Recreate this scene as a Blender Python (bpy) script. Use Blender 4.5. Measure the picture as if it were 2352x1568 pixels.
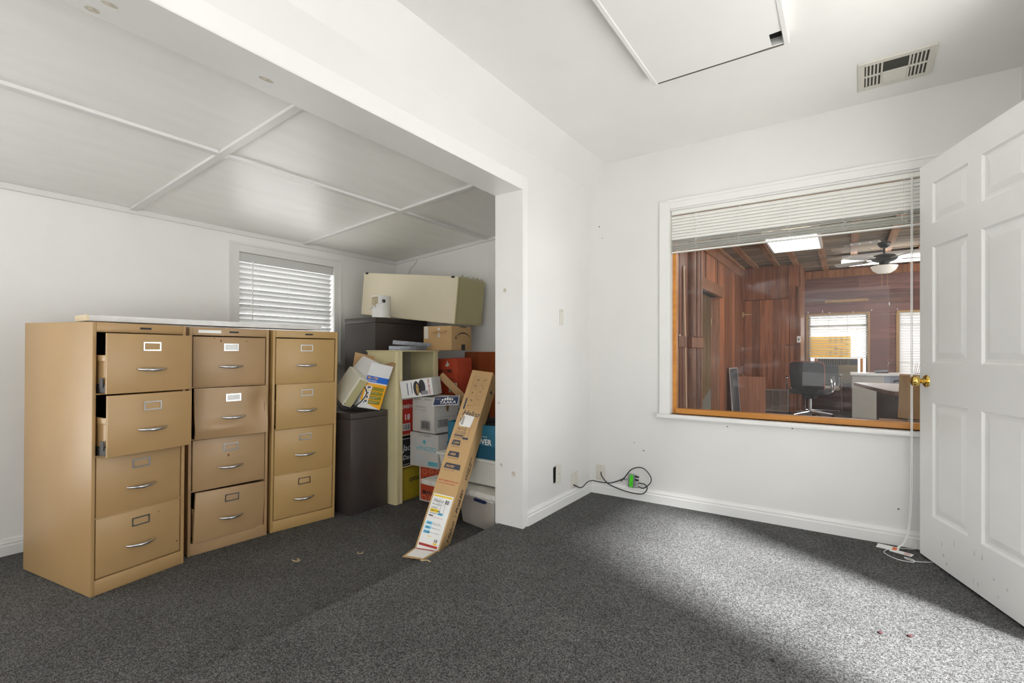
import bpy, bmesh, math, random
from mathutils import Matrix, Vector, Euler
random.seed(7)
R = math.radians
scene = bpy.context.scene
for o in list(bpy.data.objects): bpy.data.objects.remove(o)
C = scene.collection

# ------------------------------------------------------------------ camera
cam_d = bpy.data.cameras.new('camera'); cam = bpy.data.objects.new('camera', cam_d); C.objects.link(cam)
cam.location = (1.62, -3.43, 1.06); cam.rotation_euler = (R(90), 0, R(34.4))
cam_d.sensor_width = 36.0; cam_d.lens = 17.143; cam_d.shift_y = 27/2352
cam_d.clip_start = 0.02; cam_d.clip_end = 200
scene.camera = cam
# ------------------------------------------------------------------ world, sun, exposure
world = bpy.data.worlds.new('overcast_sky'); scene.world = world; world.use_nodes = True
bg = world.node_tree.nodes['Background']
bg.inputs['Color'].default_value = (0.965, 0.98, 1.0, 1); bg.inputs['Strength'].default_value = 5.0
sun_d = bpy.data.lights.new('sun', 'SUN'); sun_d.energy = 24.0; sun_d.angle = R(10); sun_d.color = (0.98, 0.99, 1.0)
sun = bpy.data.objects.new('sun', sun_d); C.objects.link(sun)
_dir = Vector((-0.87, 0.45, -0.98)).normalized()
sun.rotation_euler = _dir.to_track_quat('-Z', 'Y').to_euler(); sun.location = (8, -6, 6)
vs = scene.view_settings
vs.view_transform = 'Standard'; vs.look = 'None'; vs.exposure = -0.25; vs.gamma = 1.0; vs.use_curve_mapping = False
scene.cycles.use_denoising = True
scene.cycles.max_bounces = 8; scene.cycles.diffuse_bounces = 5; scene.cycles.glossy_bounces = 3; scene.cycles.transparent_max_bounces = 12
scene.cycles.caustics_reflective = False; scene.cycles.caustics_refractive = False
scene.cycles.sample_clamp_indirect = 8.0; scene.cycles.adaptive_threshold = 0.02

# ------------------------------------------------------------------ materials
MATS = {}
def nodes_of(m): return m.node_tree.nodes, m.node_tree.links
def mat(name, col, rough=0.5, metal=0.0, var=0.0, vscale=8.0, bump=0.0, bscale=200.0, spec=0.5, emit=None, estr=0.0, coat=0.0, stretch=None):
    if name in MATS: return MATS[name]
    m = bpy.data.materials.new(name); m.use_nodes = True; MATS[name] = m
    N, L = nodes_of(m); b = N['Principled BSDF']
    b.inputs['Base Color'].default_value = (*col, 1); b.inputs['Roughness'].default_value = rough
    b.inputs['Metallic'].default_value = metal; b.inputs['Specular IOR Level'].default_value = spec
    b.inputs['Coat Weight'].default_value = coat
    if emit: b.inputs['Emission Color'].default_value = (*emit, 1); b.inputs['Emission Strength'].default_value = estr
    if var or bump:
        tc = N.new('ShaderNodeTexCoord'); src = tc.outputs['Object']
        if stretch:
            mp = N.new('ShaderNodeMapping'); mp.inputs['Scale'].default_value = stretch
            L.new(src, mp.inputs['Vector']); src = mp.outputs['Vector']
    if var:
        n = N.new('ShaderNodeTexNoise'); n.inputs['Scale'].default_value = vscale; n.inputs['Detail'].default_value = 6
        r = N.new('ShaderNodeValToRGB'); L.new(src, n.inputs['Vector']); L.new(n.outputs['Fac'], r.inputs['Fac'])
        r.color_ramp.elements[0].position = 0.3; r.color_ramp.elements[1].position = 0.7
        r.color_ramp.elements[0].color = (*[max(0, c*(1-var)) for c in col], 1)
        r.color_ramp.elements[1].color = (*[min(1, c*(1+var*0.6)) for c in col], 1)
        L.new(r.outputs['Color'], b.inputs['Base Color'])
    if bump:
        n2 = N.new('ShaderNodeTexNoise'); n2.inputs['Scale'].default_value = bscale; n2.inputs['Detail'].default_value = 3
        bp = N.new('ShaderNodeBump'); bp.inputs['Strength'].default_value = bump; bp.inputs['Distance'].default_value = 0.004
        L.new(src, n2.inputs['Vector']); L.new(n2.outputs['Fac'], bp.inputs['Height']); L.new(bp.outputs['Normal'], b.inputs['Normal'])
    return m
def wood(name, dark, light, axis='Z', rough=0.5, scale=1.0, rnd=0.35):
    if name in MATS: return MATS[name]
    m = bpy.data.materials.new(name); m.use_nodes = True; MATS[name] = m
    N, L = nodes_of(m); b = N['Principled BSDF']; b.inputs['Roughness'].default_value = rough
    tc = N.new('ShaderNodeTexCoord'); oi = N.new('ShaderNodeObjectInfo')
    add = N.new('ShaderNodeVectorMath'); add.operation = 'ADD'
    mul = N.new('ShaderNodeMath'); mul.operation = 'MULTIPLY'; mul.inputs[1].default_value = 37.0
    L.new(oi.outputs['Random'], mul.inputs[0]); L.new(tc.outputs['Object'], add.inputs[0]); L.new(mul.outputs[0], add.inputs[1])
    mp = N.new('ShaderNodeMapping'); s = 26*scale
    mp.inputs['Scale'].default_value = {'Z': (s, s, 1.6), 'X': (1.6, s, s), 'Y': (s, 1.6, s)}[axis]
    L.new(add.outputs[0], mp.inputs['Vector'])
    n = N.new('ShaderNodeTexNoise'); n.inputs['Scale'].default_value = 1.0; n.inputs['Detail'].default_value = 8; n.inputs['Distortion'].default_value = 0.6
    L.new(mp.outputs['Vector'], n.inputs['Vector'])
    r = N.new('ShaderNodeValToRGB'); L.new(n.outputs['Fac'], r.inputs['Fac'])
    r.color_ramp.elements[0].position = 0.3; r.color_ramp.elements[1].position = 0.72
    r.color_ramp.elements[0].color = (*dark, 1); r.color_ramp.elements[1].color = (*light, 1)
    hsv = N.new('ShaderNodeHueSaturation'); mr = N.new('ShaderNodeMapRange')
    mr.inputs['To Min'].default_value = 1-rnd; mr.inputs['To Max'].default_value = 1+rnd
    L.new(oi.outputs['Random'], mr.inputs['Value']); L.new(mr.outputs[0], hsv.inputs['Value']); L.new(r.outputs['Color'], hsv.inputs['Color'])
    L.new(hsv.outputs['Color'], b.inputs['Base Color'])
    bp = N.new('ShaderNodeBump'); bp.inputs['Strength'].default_value = 0.25; bp.inputs['Distance'].default_value = 0.003
    L.new(n.outputs['Fac'], bp.inputs['Height']); L.new(bp.outputs['Normal'], b.inputs['Normal'])
    return m
def carpet_mat(name, lo, mid, hi):
    m = bpy.data.materials.new(name); m.use_nodes = True; N, L = nodes_of(m); b = N['Principled BSDF']
    b.inputs['Roughness'].default_value = 0.95; b.inputs['Specular IOR Level'].default_value = 0.15
    tc = N.new('ShaderNodeTexCoord')
    v = N.new('ShaderNodeTexVoronoi'); v.inputs['Scale'].default_value = 260; L.new(tc.outputs['Object'], v.inputs['Vector'])
    n = N.new('ShaderNodeTexNoise'); n.inputs['Scale'].default_value = 330; n.inputs['Detail'].default_value = 2; L.new(tc.outputs['Object'], n.inputs['Vector'])
    big = N.new('ShaderNodeTexNoise'); big.inputs['Scale'].default_value = 3.0; big.inputs['Detail'].default_value = 5; L.new(tc.outputs['Object'], big.inputs['Vector'])
    sep = N.new('ShaderNodeSeparateColor'); L.new(v.outputs['Color'], sep.inputs['Color'])
    r = N.new('ShaderNodeValToRGB'); L.new(sep.outputs[0], r.inputs['Fac'])
    e = r.color_ramp.elements; e[0].position = 0.0; e[0].color = (*lo, 1); e[1].position = 1.0; e[1].color = (*hi, 1)
    k = e.new(0.45); k.color = (*mid, 1)
    mx = N.new('ShaderNodeMix'); mx.data_type = 'RGBA'; mx.blend_type = 'MULTIPLY'; mx.inputs['Factor'].default_value = 1.0
    br = N.new('ShaderNodeMapRange'); br.inputs['From Min'].default_value = 0.3; br.inputs['From Max'].default_value = 0.7
    br.inputs['To Min'].default_value = 0.86; br.inputs['To Max'].default_value = 1.08
    L.new(big.outputs['Fac'], br.inputs['Value']); L.new(r.outputs['Color'], mx.inputs['A']); L.new(br.outputs[0], mx.inputs['B'])
    L.new(mx.outputs['Result'], b.inputs['Base Color'])
    bp = N.new('ShaderNodeBump'); bp.inputs['Strength'].default_value = 0.9; bp.inputs['Distance'].default_value = 0.004
    L.new(n.outputs['Fac'], bp.inputs['Height']); L.new(bp.outputs['Normal'], b.inputs['Normal'])
    MATS[name] = m; return m
def glass_mat(name, refl=0.08, dust=0.0, tint=(1, 1, 1)):
    m = bpy.data.materials.new(name); m.use_nodes = True; N, L = nodes_of(m); N.remove(N['Principled BSDF'])
    out = N['Material Output']; t = N.new('ShaderNodeBsdfTransparent'); t.inputs['Color'].default_value = (*tint, 1)
    g = N.new('ShaderNodeBsdfGlossy'); g.inputs['Roughness'].default_value = 0.02
    lw = N.new('ShaderNodeLayerWeight'); lw.inputs['Blend'].default_value = 0.15
    mr = N.new('ShaderNodeMapRange'); mr.inputs['To Min'].default_value = refl*0.5; mr.inputs['To Max'].default_value = 0.28
    L.new(lw.outputs['Facing'], mr.inputs['Value'])
    mix = N.new('ShaderNodeMixShader'); L.new(mr.outputs[0], mix.inputs[0]); L.new(t.outputs[0], mix.inputs[1]); L.new(g.outputs[0], mix.inputs[2])
    res = mix.outputs[0]
    if dust:
        d = N.new('ShaderNodeBsdfDiffuse'); d.inputs['Color'].default_value = (0.85, 0.85, 0.9, 1)
        tc = N.new('ShaderNodeTexCoord'); mp = N.new('ShaderNodeMapping'); mp.inputs['Rotation'].default_value = (0, R(20), 0); mp.inputs['Scale'].default_value = (1.0, 1, 3.2)
        n = N.new('ShaderNodeTexNoise'); n.inputs['Scale'].default_value = 3.0; n.inputs['Detail'].default_value = 9; n.inputs['Roughness'].default_value = 0.7; n.inputs['Distortion'].default_value = 1.2
        L.new(tc.outputs['Object'], mp.inputs['Vector']); L.new(mp.outputs['Vector'], n.inputs['Vector'])
        q = N.new('ShaderNodeMapRange'); q.inputs['From Min'].default_value = 0.54; q.inputs['From Max'].default_value = 0.82
        q.inputs['To Min'].default_value = dust*0.35; q.inputs['To Max'].default_value = dust*5.0
        L.new(n.outputs['Fac'], q.inputs['Value'])
        m2 = N.new('ShaderNodeMixShader'); L.new(q.outputs[0], m2.inputs[0]); L.new(res, m2.inputs[1]); L.new(d.outputs[0], m2.inputs[2]); res = m2.outputs[0]
    L.new(res, out.inputs['Surface']); MATS[name] = m; return m

WALL = mat('white_wall_paint', (0.735, 0.727, 0.705), 0.42, var=0.025, vscale=2.5, bump=0.06, bscale=60)  # white darkened to offset the stronger light in the main room
LWALL = mat('lightened_white_wall_paint', (0.86, 0.852, 0.83), 0.42, var=0.025, vscale=2.5, bump=0.06, bscale=60)  # same white as WALL, lightened to make up for dimmer light
CEIL = mat('white_ceiling_paint', (0.88, 0.868, 0.838), 0.5, var=0.03, vscale=1.8, bump=0.08, bscale=40)
PANELC = mat('white_painted_plywood', (0.92, 0.912, 0.885), 0.35, var=0.03, vscale=2.0, bump=0.10, bscale=30, stretch=(6, 1, 1))
TRIM = mat('white_trim_gloss', (0.78, 0.775, 0.755), 0.3, var=0.02, vscale=6)
DOORW = mat('white_door_paint', (0.84, 0.84, 0.83), 0.35, var=0.02, vscale=5)
CARPET = carpet_mat('grey_speckled_carpet', (0.032, 0.031, 0.0295), (0.085, 0.084, 0.081), (0.195, 0.195, 0.19))
BLACK = mat('black_plastic', (0.012, 0.012, 0.013), 0.45)
DARKV = mat('painted_void_shade', (0.01, 0.01, 0.01), 0.8)  # near-black painted in for the shade inside voids and gaps
CHROME = mat('chrome', (0.75, 0.76, 0.78), 0.16, 1.0)
STEEL = mat('galvanised_steel', (0.55, 0.57, 0.6), 0.3, 1.0, var=0.15, vscale=40)
BRASS = mat('polished_brass', (0.80, 0.56, 0.16), 0.14, 1.0)
BRASSD = mat('dull_brass', (0.65, 0.5, 0.25), 0.4, 1.0)
BEIGEPL = mat('ivory_plastic', (0.65, 0.62, 0.55), 0.4)
WHITEPL = mat('white_plastic', (0.86, 0.86, 0.84), 0.4)
PAPER = mat('white_paper', (0.86, 0.86, 0.84), 0.7)
TAN = mat('tan_enamel', (0.45, 0.285, 0.125), 0.38, var=0.05, vscale=4, bump=0.03, bscale=300)
TAN2 = mat('rosy_tan_enamel', (0.42, 0.27, 0.135), 0.38, var=0.07, vscale=5, bump=0.03, bscale=300)
TAN3 = mat('golden_tan_enamel', (0.47, 0.30, 0.115), 0.38, var=0.04, vscale=4, bump=0.03, bscale=300)
CREAM = mat('cream_enamel', (0.72, 0.64, 0.38), 0.4, var=0.05, vscale=4)
CREAMF = mat('pale_cream_enamel', (0.76, 0.68, 0.51), 0.4, var=0.05, vscale=3)
OLIVE = mat('olive_cream_enamel', (0.50, 0.45, 0.24), 0.42, var=0.05, vscale=3)
BROWN = mat('dark_brown_enamel', (0.062, 0.050, 0.046), 0.33, var=0.12, vscale=5)
CARD = mat('cardboard', (0.47, 0.29, 0.135), 0.75, var=0.06, vscale=6, bump=0.05, bscale=120)
CARDL = mat('pale_cardboard', (0.56, 0.36, 0.165), 0.7, var=0.05, vscale=6, bump=0.04, bscale=120)
GREYCARD = mat('whitish_carton', (0.56, 0.54, 0.52), 0.7, var=0.05, vscale=9)
WCARD = mat('white_carton', (0.78, 0.78, 0.77), 0.6, var=0.04, vscale=9)
RED = mat('red_print', (0.52, 0.04, 0.03), 0.5)
ORED = mat('orange_red_print', (0.55, 0.075, 0.03), 0.5, var=0.1, vscale=30)
BLUEC = mat('blue_carton', (0.022, 0.155, 0.25), 0.55, var=0.08, vscale=6)
NAVY = mat('navy_print', (0.018, 0.03, 0.10), 0.5)
INK = mat('black_ink', (0.02, 0.02, 0.024), 0.6)
INKG = mat('grey_ink', (0.16, 0.14, 0.12), 0.6)
INKBR = mat('brown_ink', (0.20, 0.125, 0.06), 0.6)
SLATE = mat('slate_ink', (0.055, 0.06, 0.085), 0.6)
CYAN = mat('cyan_print', (0.18, 0.60, 0.85), 0.5)
TEAL = mat('teal_print', (0.10, 0.42, 0.52), 0.5)
YEL = mat('yellow_print', (0.90, 0.62, 0.03), 0.5)
ORNG = mat('orange_print', (0.95, 0.44, 0.02), 0.45)
BLUEP = mat('blue_print', (0.02, 0.15, 0.62), 0.45)
OLIVP = mat('olive_print', (0.30, 0.25, 0.02), 0.5)
OCHRE = mat('mustard_carton', (0.36, 0.27, 0.015), 0.55, var=0.1, vscale=7)
CLEARPL = mat('translucent_grey_plastic', (0.50, 0.47, 0.43), 0.25, var=0.05, vscale=3)
TUBW = mat('white_tub_plastic', (0.74, 0.74, 0.70), 0.35)
ORWOOD = wood('orange_stained_wood', (0.28, 0.06, 0.018), (0.40, 0.10, 0.03), 'Z', 0.35, 0.6, 0.05)
FRAMEW = wood('amber_varnished_wood', (0.52, 0.20, 0.03), (0.70, 0.31, 0.06), 'X', 0.3, 0.8, 0.06)
REDW = wood('red_brown_planks', (0.20, 0.068, 0.028), (0.44, 0.165, 0.07), 'Z', 0.5, 1.0, 0.35)
PURPW = wood('dull_purple_brown_boards', (0.12, 0.052, 0.042), (0.23, 0.11, 0.092), 'X', 0.5, 0.8, 0.25)
LOGW = wood('split_log_wood', (0.13, 0.050, 0.022), (0.36, 0.155, 0.07), 'Z', 0.5, 1.2, 0.25)
CEILW = wood('weathered_grey_boards', (0.085, 0.062, 0.040), (0.36, 0.27, 0.17), 'X', 0.7, 0.6, 0.35)
JOISTW = wood('raw_furring_wood', (0.20, 0.09, 0.035), (0.46, 0.24, 0.105), 'Y', 0.6, 0.8, 0.25)
PALEW = wood('pale_pine', (0.72, 0.50, 0.28), (0.85, 0.66, 0.44), 'Z', 0.5, 1.0, 0.05)
OLDPAN = wood('yellow_brown_panelling', (0.34, 0.20, 0.075), (0.50, 0.32, 0.14), 'Z', 0.5, 0.7, 0.12)
WALNUT = wood('walnut_laminate', (0.34, 0.125, 0.055), (0.52, 0.22, 0.105), 'Z', 0.35, 1.2, 0.03)
GLASS = glass_mat('clear_window_glass', 0.05)
DUSTY = glass_mat('dusty_interior_glass', 0.018, 0.022)
GROUNDM = mat('pale_concrete', (0.86, 0.85, 0.82), 0.9, var=0.1, vscale=1)
EXTW = mat('exterior_siding', (0.7, 0.7, 0.68), 0.7)
BFLOOR = mat('worn_grey_floor', (0.20, 0.20, 0.20), 0.5, var=0.2, vscale=3)
LENS = mat('fixture_lens', (0.82, 0.815, 0.79), 0.4, var=0.02, vscale=3)
LITLENS = mat('lit_fixture_lens', (0.9, 0.9, 0.88), 0.4, emit=(1, 0.97, 0.92), estr=10.0)
BLINDM = mat('white_blind_slat', (0.80, 0.80, 0.79), 0.45)
BLINDG = mat('aged_ivory_slat', (0.78, 0.77, 0.73), 0.45)
GREYV = mat('grey_valance', (0.60, 0.60, 0.585), 0.5)

# ------------------------------------------------------------------ mesh helpers
class MB:
    def __init__(s): s.v = []; s.f = []; s.sm = []
    def add(s, vs, fs, M=None, smooth=False):
        b = len(s.v)
        for p in vs:
            p = Vector(p); s.v.append(M @ p if M is not None else p)
        for f in fs: s.f.append([b+i for i in f]); s.sm.append(smooth)
        return s
    def box(s, a, b, M=None):
        x0, y0, z0 = [min(a[i], b[i]) for i in range(3)]; x1, y1, z1 = [max(a[i], b[i]) for i in range(3)]
        return s.add([(x0,y0,z0),(x1,y0,z0),(x1,y1,z0),(x0,y1,z0),(x0,y0,z1),(x1,y0,z1),(x1,y1,z1),(x0,y1,z1)],
                     [(0,3,2,1),(4,5,6,7),(0,1,5,4),(1,2,6,5),(2,3,7,6),(3,0,4,7)], M)
    def prism(s, poly, h0, h1, M=None, axis='z'):
        n = len(poly)
        def P(p, h): return {'z': (p[0], p[1], h), 'y': (p[0], h, p[1]), 'x': (h, p[0], p[1])}[axis]
        vs = [P(p, h0) for p in poly]+[P(p, h1) for p in poly]
        fs = [tuple(range(n))[::-1], tuple(range(n, 2*n))]+[(i, (i+1) % n, n+(i+1) % n, n+i) for i in range(n)]
        return s.add(vs, fs, M)
    def poly(s, pts, M=None): return s.add(pts, [tuple(range(len(pts)))], M)
    def rect(s, u0, v0, u1, v1, M): return s.add([(u0,v0,0),(u1,v0,0),(u1,v1,0),(u0,v1,0)], [(0,1,2,3)], M)
    def tube(s, pts, r, n=8, M=None, closed=False, caps=True, rs=None, flat=1.0):
        pts = [Vector(p) for p in pts]; m = len(pts); vs = []; fs = []; up = None
        for i, p in enumerate(pts):
            a = pts[i-1] if (i > 0 or closed) else p; b = pts[(i+1) % m] if (i < m-1 or closed) else p
            t = (b-a).normalized()
            if up is None: up = t.orthogonal().normalized()
            up = (up - t*up.dot(t)); up = up.normalized() if up.length > 1e-6 else t.orthogonal().normalized()
            sd = t.cross(up); rr = rs[i] if rs else r
            for k in range(n):
                an = 2*math.pi*k/n; vs.append(p+up*math.cos(an)*rr+sd*math.sin(an)*rr*flat)
        for i in range(m if closed else m-1):
            j = (i+1) % m
            for k in range(n): fs.append((i*n+k, i*n+(k+1) % n, j*n+(k+1) % n, j*n+k))
        s.add(vs, fs, M, True)
        if caps and not closed: s.add(vs[:n], [tuple(range(n))[::-1]], M); s.add(vs[-n:], [tuple(range(n))], M)
        return s
    def lathe(s, prof, n=24, M=None, smooth=True):
        vs = []; fs = []
        for (r, z) in prof:
            for k in range(n): a = 2*math.pi*k/n; vs.append((r*math.cos(a), r*math.sin(a), z))
        for i in range(len(prof)-1):
            for k in range(n): fs.append((i*n+k, i*n+(k+1) % n, (i+1)*n+(k+1) % n, (i+1)*n+k))
        fs.append(tuple(range(n))[::-1]); fs.append(tuple(range((len(prof)-1)*n, len(prof)*n)))
        return s.add(vs, fs, M, smooth)
    def cyl(s, p0, p1, r, n=12, M=None): return s.tube([p0, p1], r, n, M)
    def text(s, body, size, M, shear=0.0, bold=0.0, align='LEFT', sx=1.0):
        cu = bpy.data.curves.new('t', 'FONT'); cu.body = body; cu.size = size; cu.shear = shear; cu.offset = bold*size
        cu.align_x = align; cu.resolution_u = 2
        ob = bpy.data.objects.new('t', cu); me = bpy.data.meshes.new_from_object(ob)
        S = Matrix.Diagonal((sx, 1, 1, 1))
        s.add([v.co.copy() for v in me.vertices], [tuple(p.vertices) for p in me.polygons], M @ S)
        bpy.data.objects.remove(ob); bpy.data.curves.remove(cu); bpy.data.meshes.remove(me)
        return s
    def mesh(s, name, material, bevel=0.0, seg=1, ang=40, shade=None):
        me = bpy.data.meshes.new(name); me.from_pydata([tuple(v) for v in s.v], [], s.f)
        for p, q in zip(me.polygons, s.sm): p.use_smooth = q
        bm = bmesh.new(); bm.from_mesh(me)
        bmesh.ops.recalc_face_normals(bm, faces=bm.faces) if shade != 'keep' else None
        if bevel > 0:
            es = [e for e in bm.edges if len(e.link_faces) == 2 and e.calc_face_angle(0) > R(35)]
            bmesh.ops.bevel(bm, geom=es, offset=bevel, segments=seg, affect='EDGES', profile=0.5, clamp_overlap=True)
            if seg > 1:
                for f in bm.faces: f.smooth = True
        bm.to_mesh(me); bm.free()
        if any(s.sm) or (bevel and seg > 1): me.set_sharp_from_angle(angle=R(ang))
        for m_ in (material if isinstance(material, (list, tuple)) else [material]): me.materials.append(m_)
        return me
    def build(s, name, material, parent=None, M=None, **k):
        o = bpy.data.objects.new(name, s.mesh(name, material, **k)); C.objects.link(o)
        if parent is not None: o.parent = parent
        if M is not None: o.matrix_local = M
        return o
def thing(name, label, cat, M=None, group=None):
    o = bpy.data.objects.new(name, None); C.objects.link(o); o.empty_display_size = 0.05
    if M is not None: o.matrix_local = M
    o['label'] = label; o['category'] = cat
    if group: o['group'] = group
    return o
def tag(o, label, cat, group=None):
    o['label'] = label; o['category'] = cat
    if group: o['group'] = group
    return o
def struct(o, label=None):
    o['kind'] = 'structure'
    if label: o['label'] = label
    return o
def sempty(name, label=None):
    o = bpy.data.objects.new(name, None); C.objects.link(o); return struct(o, label)
def T(x, y, z, rz=0.0, rx=0.0, ry=0.0):
    return Matrix.Translation((x, y, z)) @ Euler((rx, ry, rz)).to_matrix().to_4x4()
def frame(o, ex, ey):
    ex = Vector(ex).normalized(); ey = Vector(ey).normalized(); n = ex.cross(ey)
    return Matrix(((ex.x, ey.x, n.x, o[0]), (ex.y, ey.y, n.y, o[1]), (ex.z, ey.z, n.z, o[2]), (0, 0, 0, 1)))
def inst(mesh, name, parent, M):
    o = bpy.data.objects.new(name, mesh); C.objects.link(o)
    if parent is not None: o.parent = parent
    o.matrix_local = M; return o
def smooth_path(pts, n=8):
    P = [Vector(p) for p in pts]; out = []
    for i in range(len(P)-1):
        p0 = P[max(0, i-1)]; p1 = P[i]; p2 = P[i+1]; p3 = P[min(len(P)-1, i+2)]
        for k in range(n):
            t = k/n
            out.append(0.5*((2*p1)+(p2-p0)*t+(2*p0-5*p1+4*p2-p3)*t*t+(3*p1-p0-3*p2+p3)*t**3))
    out.append(P[-1]); return out

# ================================================================== THE SETTING
LOW = -0.105; XL = -2.38; YE = 0.20; XO = -0.19; XR = 2.34; YR = -6.2; CZ = 2.485
OY = -0.963                                   # near end of the short wall beside the big opening
# ground outside
struct(MB().box((-40, -40, -0.5), (40, 40, -0.4)).build('ground', GROUNDM))
# floors
fm = MB(); fm.prism([(-0.185, -0.4), (XR+0.15, -0.4), (XR+0.15, 0.0), (-0.165, 0.0), (-0.178, -0.004), (-0.185, -0.014)], YR-0.1, 0.06, axis='y')
struct(fm.build('floor', CARPET))
struct(MB().box((XL-0.1, YR-0.1, -0.4), (-0.186, YE+0.1, LOW)).build('floor_left', CARPET))
# main ceiling with the slanted cove over the opening wall
struct(MB().box((-0.19, YR-0.1, CZ), (XR+0.15, 0.12, CZ+0.12)).build('ceiling', CEIL))
cv = MB().prism([(-0.01, 2.285), (0.125, CZ+0.002), (-0.01, CZ+0.002)], YR, 0.0, axis='y')
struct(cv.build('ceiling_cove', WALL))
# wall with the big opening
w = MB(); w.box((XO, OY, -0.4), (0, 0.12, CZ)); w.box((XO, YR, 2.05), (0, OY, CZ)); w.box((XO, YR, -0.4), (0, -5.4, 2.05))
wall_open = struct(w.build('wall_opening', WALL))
KNOT = mat('painted_over_knot', (0.60, 0.55, 0.46), 0.5, var=0.3, vscale=60)
def disc(mb, M, a, b, n=14): mb.poly([(a*math.cos(2*math.pi*k/n), b*math.sin(2*math.pi*k/n), 0) for k in range(n)], M)
for (x, y, a, b) in ((-0.106, -2.479, 0.028, 0.012), (-0.167, -2.955, 0.018, 0.014), (-0.1, -2.934, 0.02, 0.01)):
    k = MB(); disc(k, frame((0, 0, 0), (0, 1, 0), (1, 0, 0)), a, b); k.build('knot', KNOT, wall_open, Matrix.Translation((x, y, 2.0465)))
for (x, z, a) in ((-0.121, 1.448, 0.012), (-0.148, 0.366, 0.010), (-0.056, 0.322, 0.014), (-0.165, 0.75, 0.007)):
    k = MB(); disc(k, frame((0, 0, 0), (1, 0, 0), (0, 0, 1)), a, a*1.2); k.build('knot', KNOT, wall_open, Matrix.Translation((x, OY-0.0035, z)))
# thin lining boards and casing of the opening
t = MB(); t.box((XO-0.004, YR, 2.047), (0.012, OY-0.003, 2.0499)); t.box((XO-0.004, OY-0.003, 0.0), (0.012, OY-0.0001, 2.0499))
t.box((0.0001, OY, 0.0), (0.013, OY+0.012, 2.05)); t.box((0.0001, OY+0.012, 0.0), (0.007, OY+0.06, 2.062))
t.box((0.0001, -5.4, 2.05), (0.013, OY+0.012, 2.062)); t.box((0.0001, -5.4, 2.062), (0.007, OY+0.06, 2.11)); t.box((0.0001, -5.4, 2.11), (0.003, OY+0.06, 2.135))
struct(t.build('trim_1', TRIM))
# window wall
WX0, WX1, WZ0, WZ1 = 0.611, 2.17, 0.638, 2.05
w = MB(); w.box((0, 0, -0.4), (WX0, 0.12, 2.75)); w.box((WX1, 0, -0.4), (5.2, 0.12, 2.75)); w.box((WX0, 0, -0.4), (WX1, 0.12, WZ0)); w.box((WX0, 0, WZ1), (WX1, 0.12, 2.75))
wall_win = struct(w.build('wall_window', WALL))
for (x, z, a) in ((0.075, 2.02, 0.006), (0.10, 1.93, 0.004), (0.98, 0.58, 0.005), (1.35, 0.60, 0.005), (0.42, 0.36, 0.006), (0.35, 0.41, 0.004), (1.86, 0.2, 0.006)):
    k = MB(); disc(k, frame((0, 0, 0), (1, 0, 0), (0, 0, 1)), a, a*0.8, 8); k.build('nail_hole', INKG, wall_win, Matrix.Translation((x, -0.0008, z)))
# right wall with the doorway, plus an unseen opening added for fill light
DY0, DY1 = -1.92, -0.965
w = MB(); w.box((XR, DY1, -0.4), (XR+0.14, 0.0, CZ)); w.box((XR, -4.1, -0.4), (XR+0.14, DY0, CZ)); w.box((XR, YR, -0.4), (XR+0.14, -4.1, 0.1)); w.box((XR, YR, 2.0), (XR+0.14, -4.1, CZ)); w.box((XR, DY0, 2.06), (XR+0.14, DY1, CZ)); w.box((XR, DY0, -0.4), (XR+0.14, DY1, -0.005))
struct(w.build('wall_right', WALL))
# rear wall behind the camera with an unseen opening sized for fill light
w = MB(); w.box((XL-0.1, YR-0.14, -0.4), (XR+0.14, YR, 0.5)); w.box((XL-0.1, YR-0.14, 2.15), (XR+0.14, YR, 2.7))
for a, b in ((XL-0.1, 1.0), (2.2, XR+0.14)): w.box((a, YR-0.14, 0.5), (b, YR, 2.15))
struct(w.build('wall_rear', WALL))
# lower room: outer wall with its window and an added daylight opening, end wall
LY0, LY1, LZ0, LZ1 = -1.452, -0.577, 0.98, 1.872
w = MB(); w.box((XL-0.12, YR, -0.4), (XL, -6.0, 2.4)); w.box((XL-0.12, -3.7, -0.4), (XL, LY0, 2.4)); w.box((XL-0.12, LY1, -0.4), (XL, YE+0.12, 2.4))
w.box((XL-0.12, -6.0, -0.4), (XL, -3.7, 0.05)); w.box((XL-0.12, -6.0, 1.6), (XL, -3.7, 2.4)); w.box((XL-0.12, LY0, -0.4), (XL, LY1, LZ0)); w.box((XL-0.12, LY0, LZ1), (XL, LY1, 2.4))
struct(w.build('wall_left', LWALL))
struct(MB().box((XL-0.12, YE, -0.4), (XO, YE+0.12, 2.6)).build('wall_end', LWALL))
ck = MB(); ck.tube(smooth_path([(-2.05, YE-0.0015, 2.06), (-2.08, YE-0.0015, 2.0), (-2.16, YE-0.0015, 1.94), (-2.2, YE-0.0015, 1.86)], 5), 0.0016, 4)
struct(ck.build('wall_crack', INKG))
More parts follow.
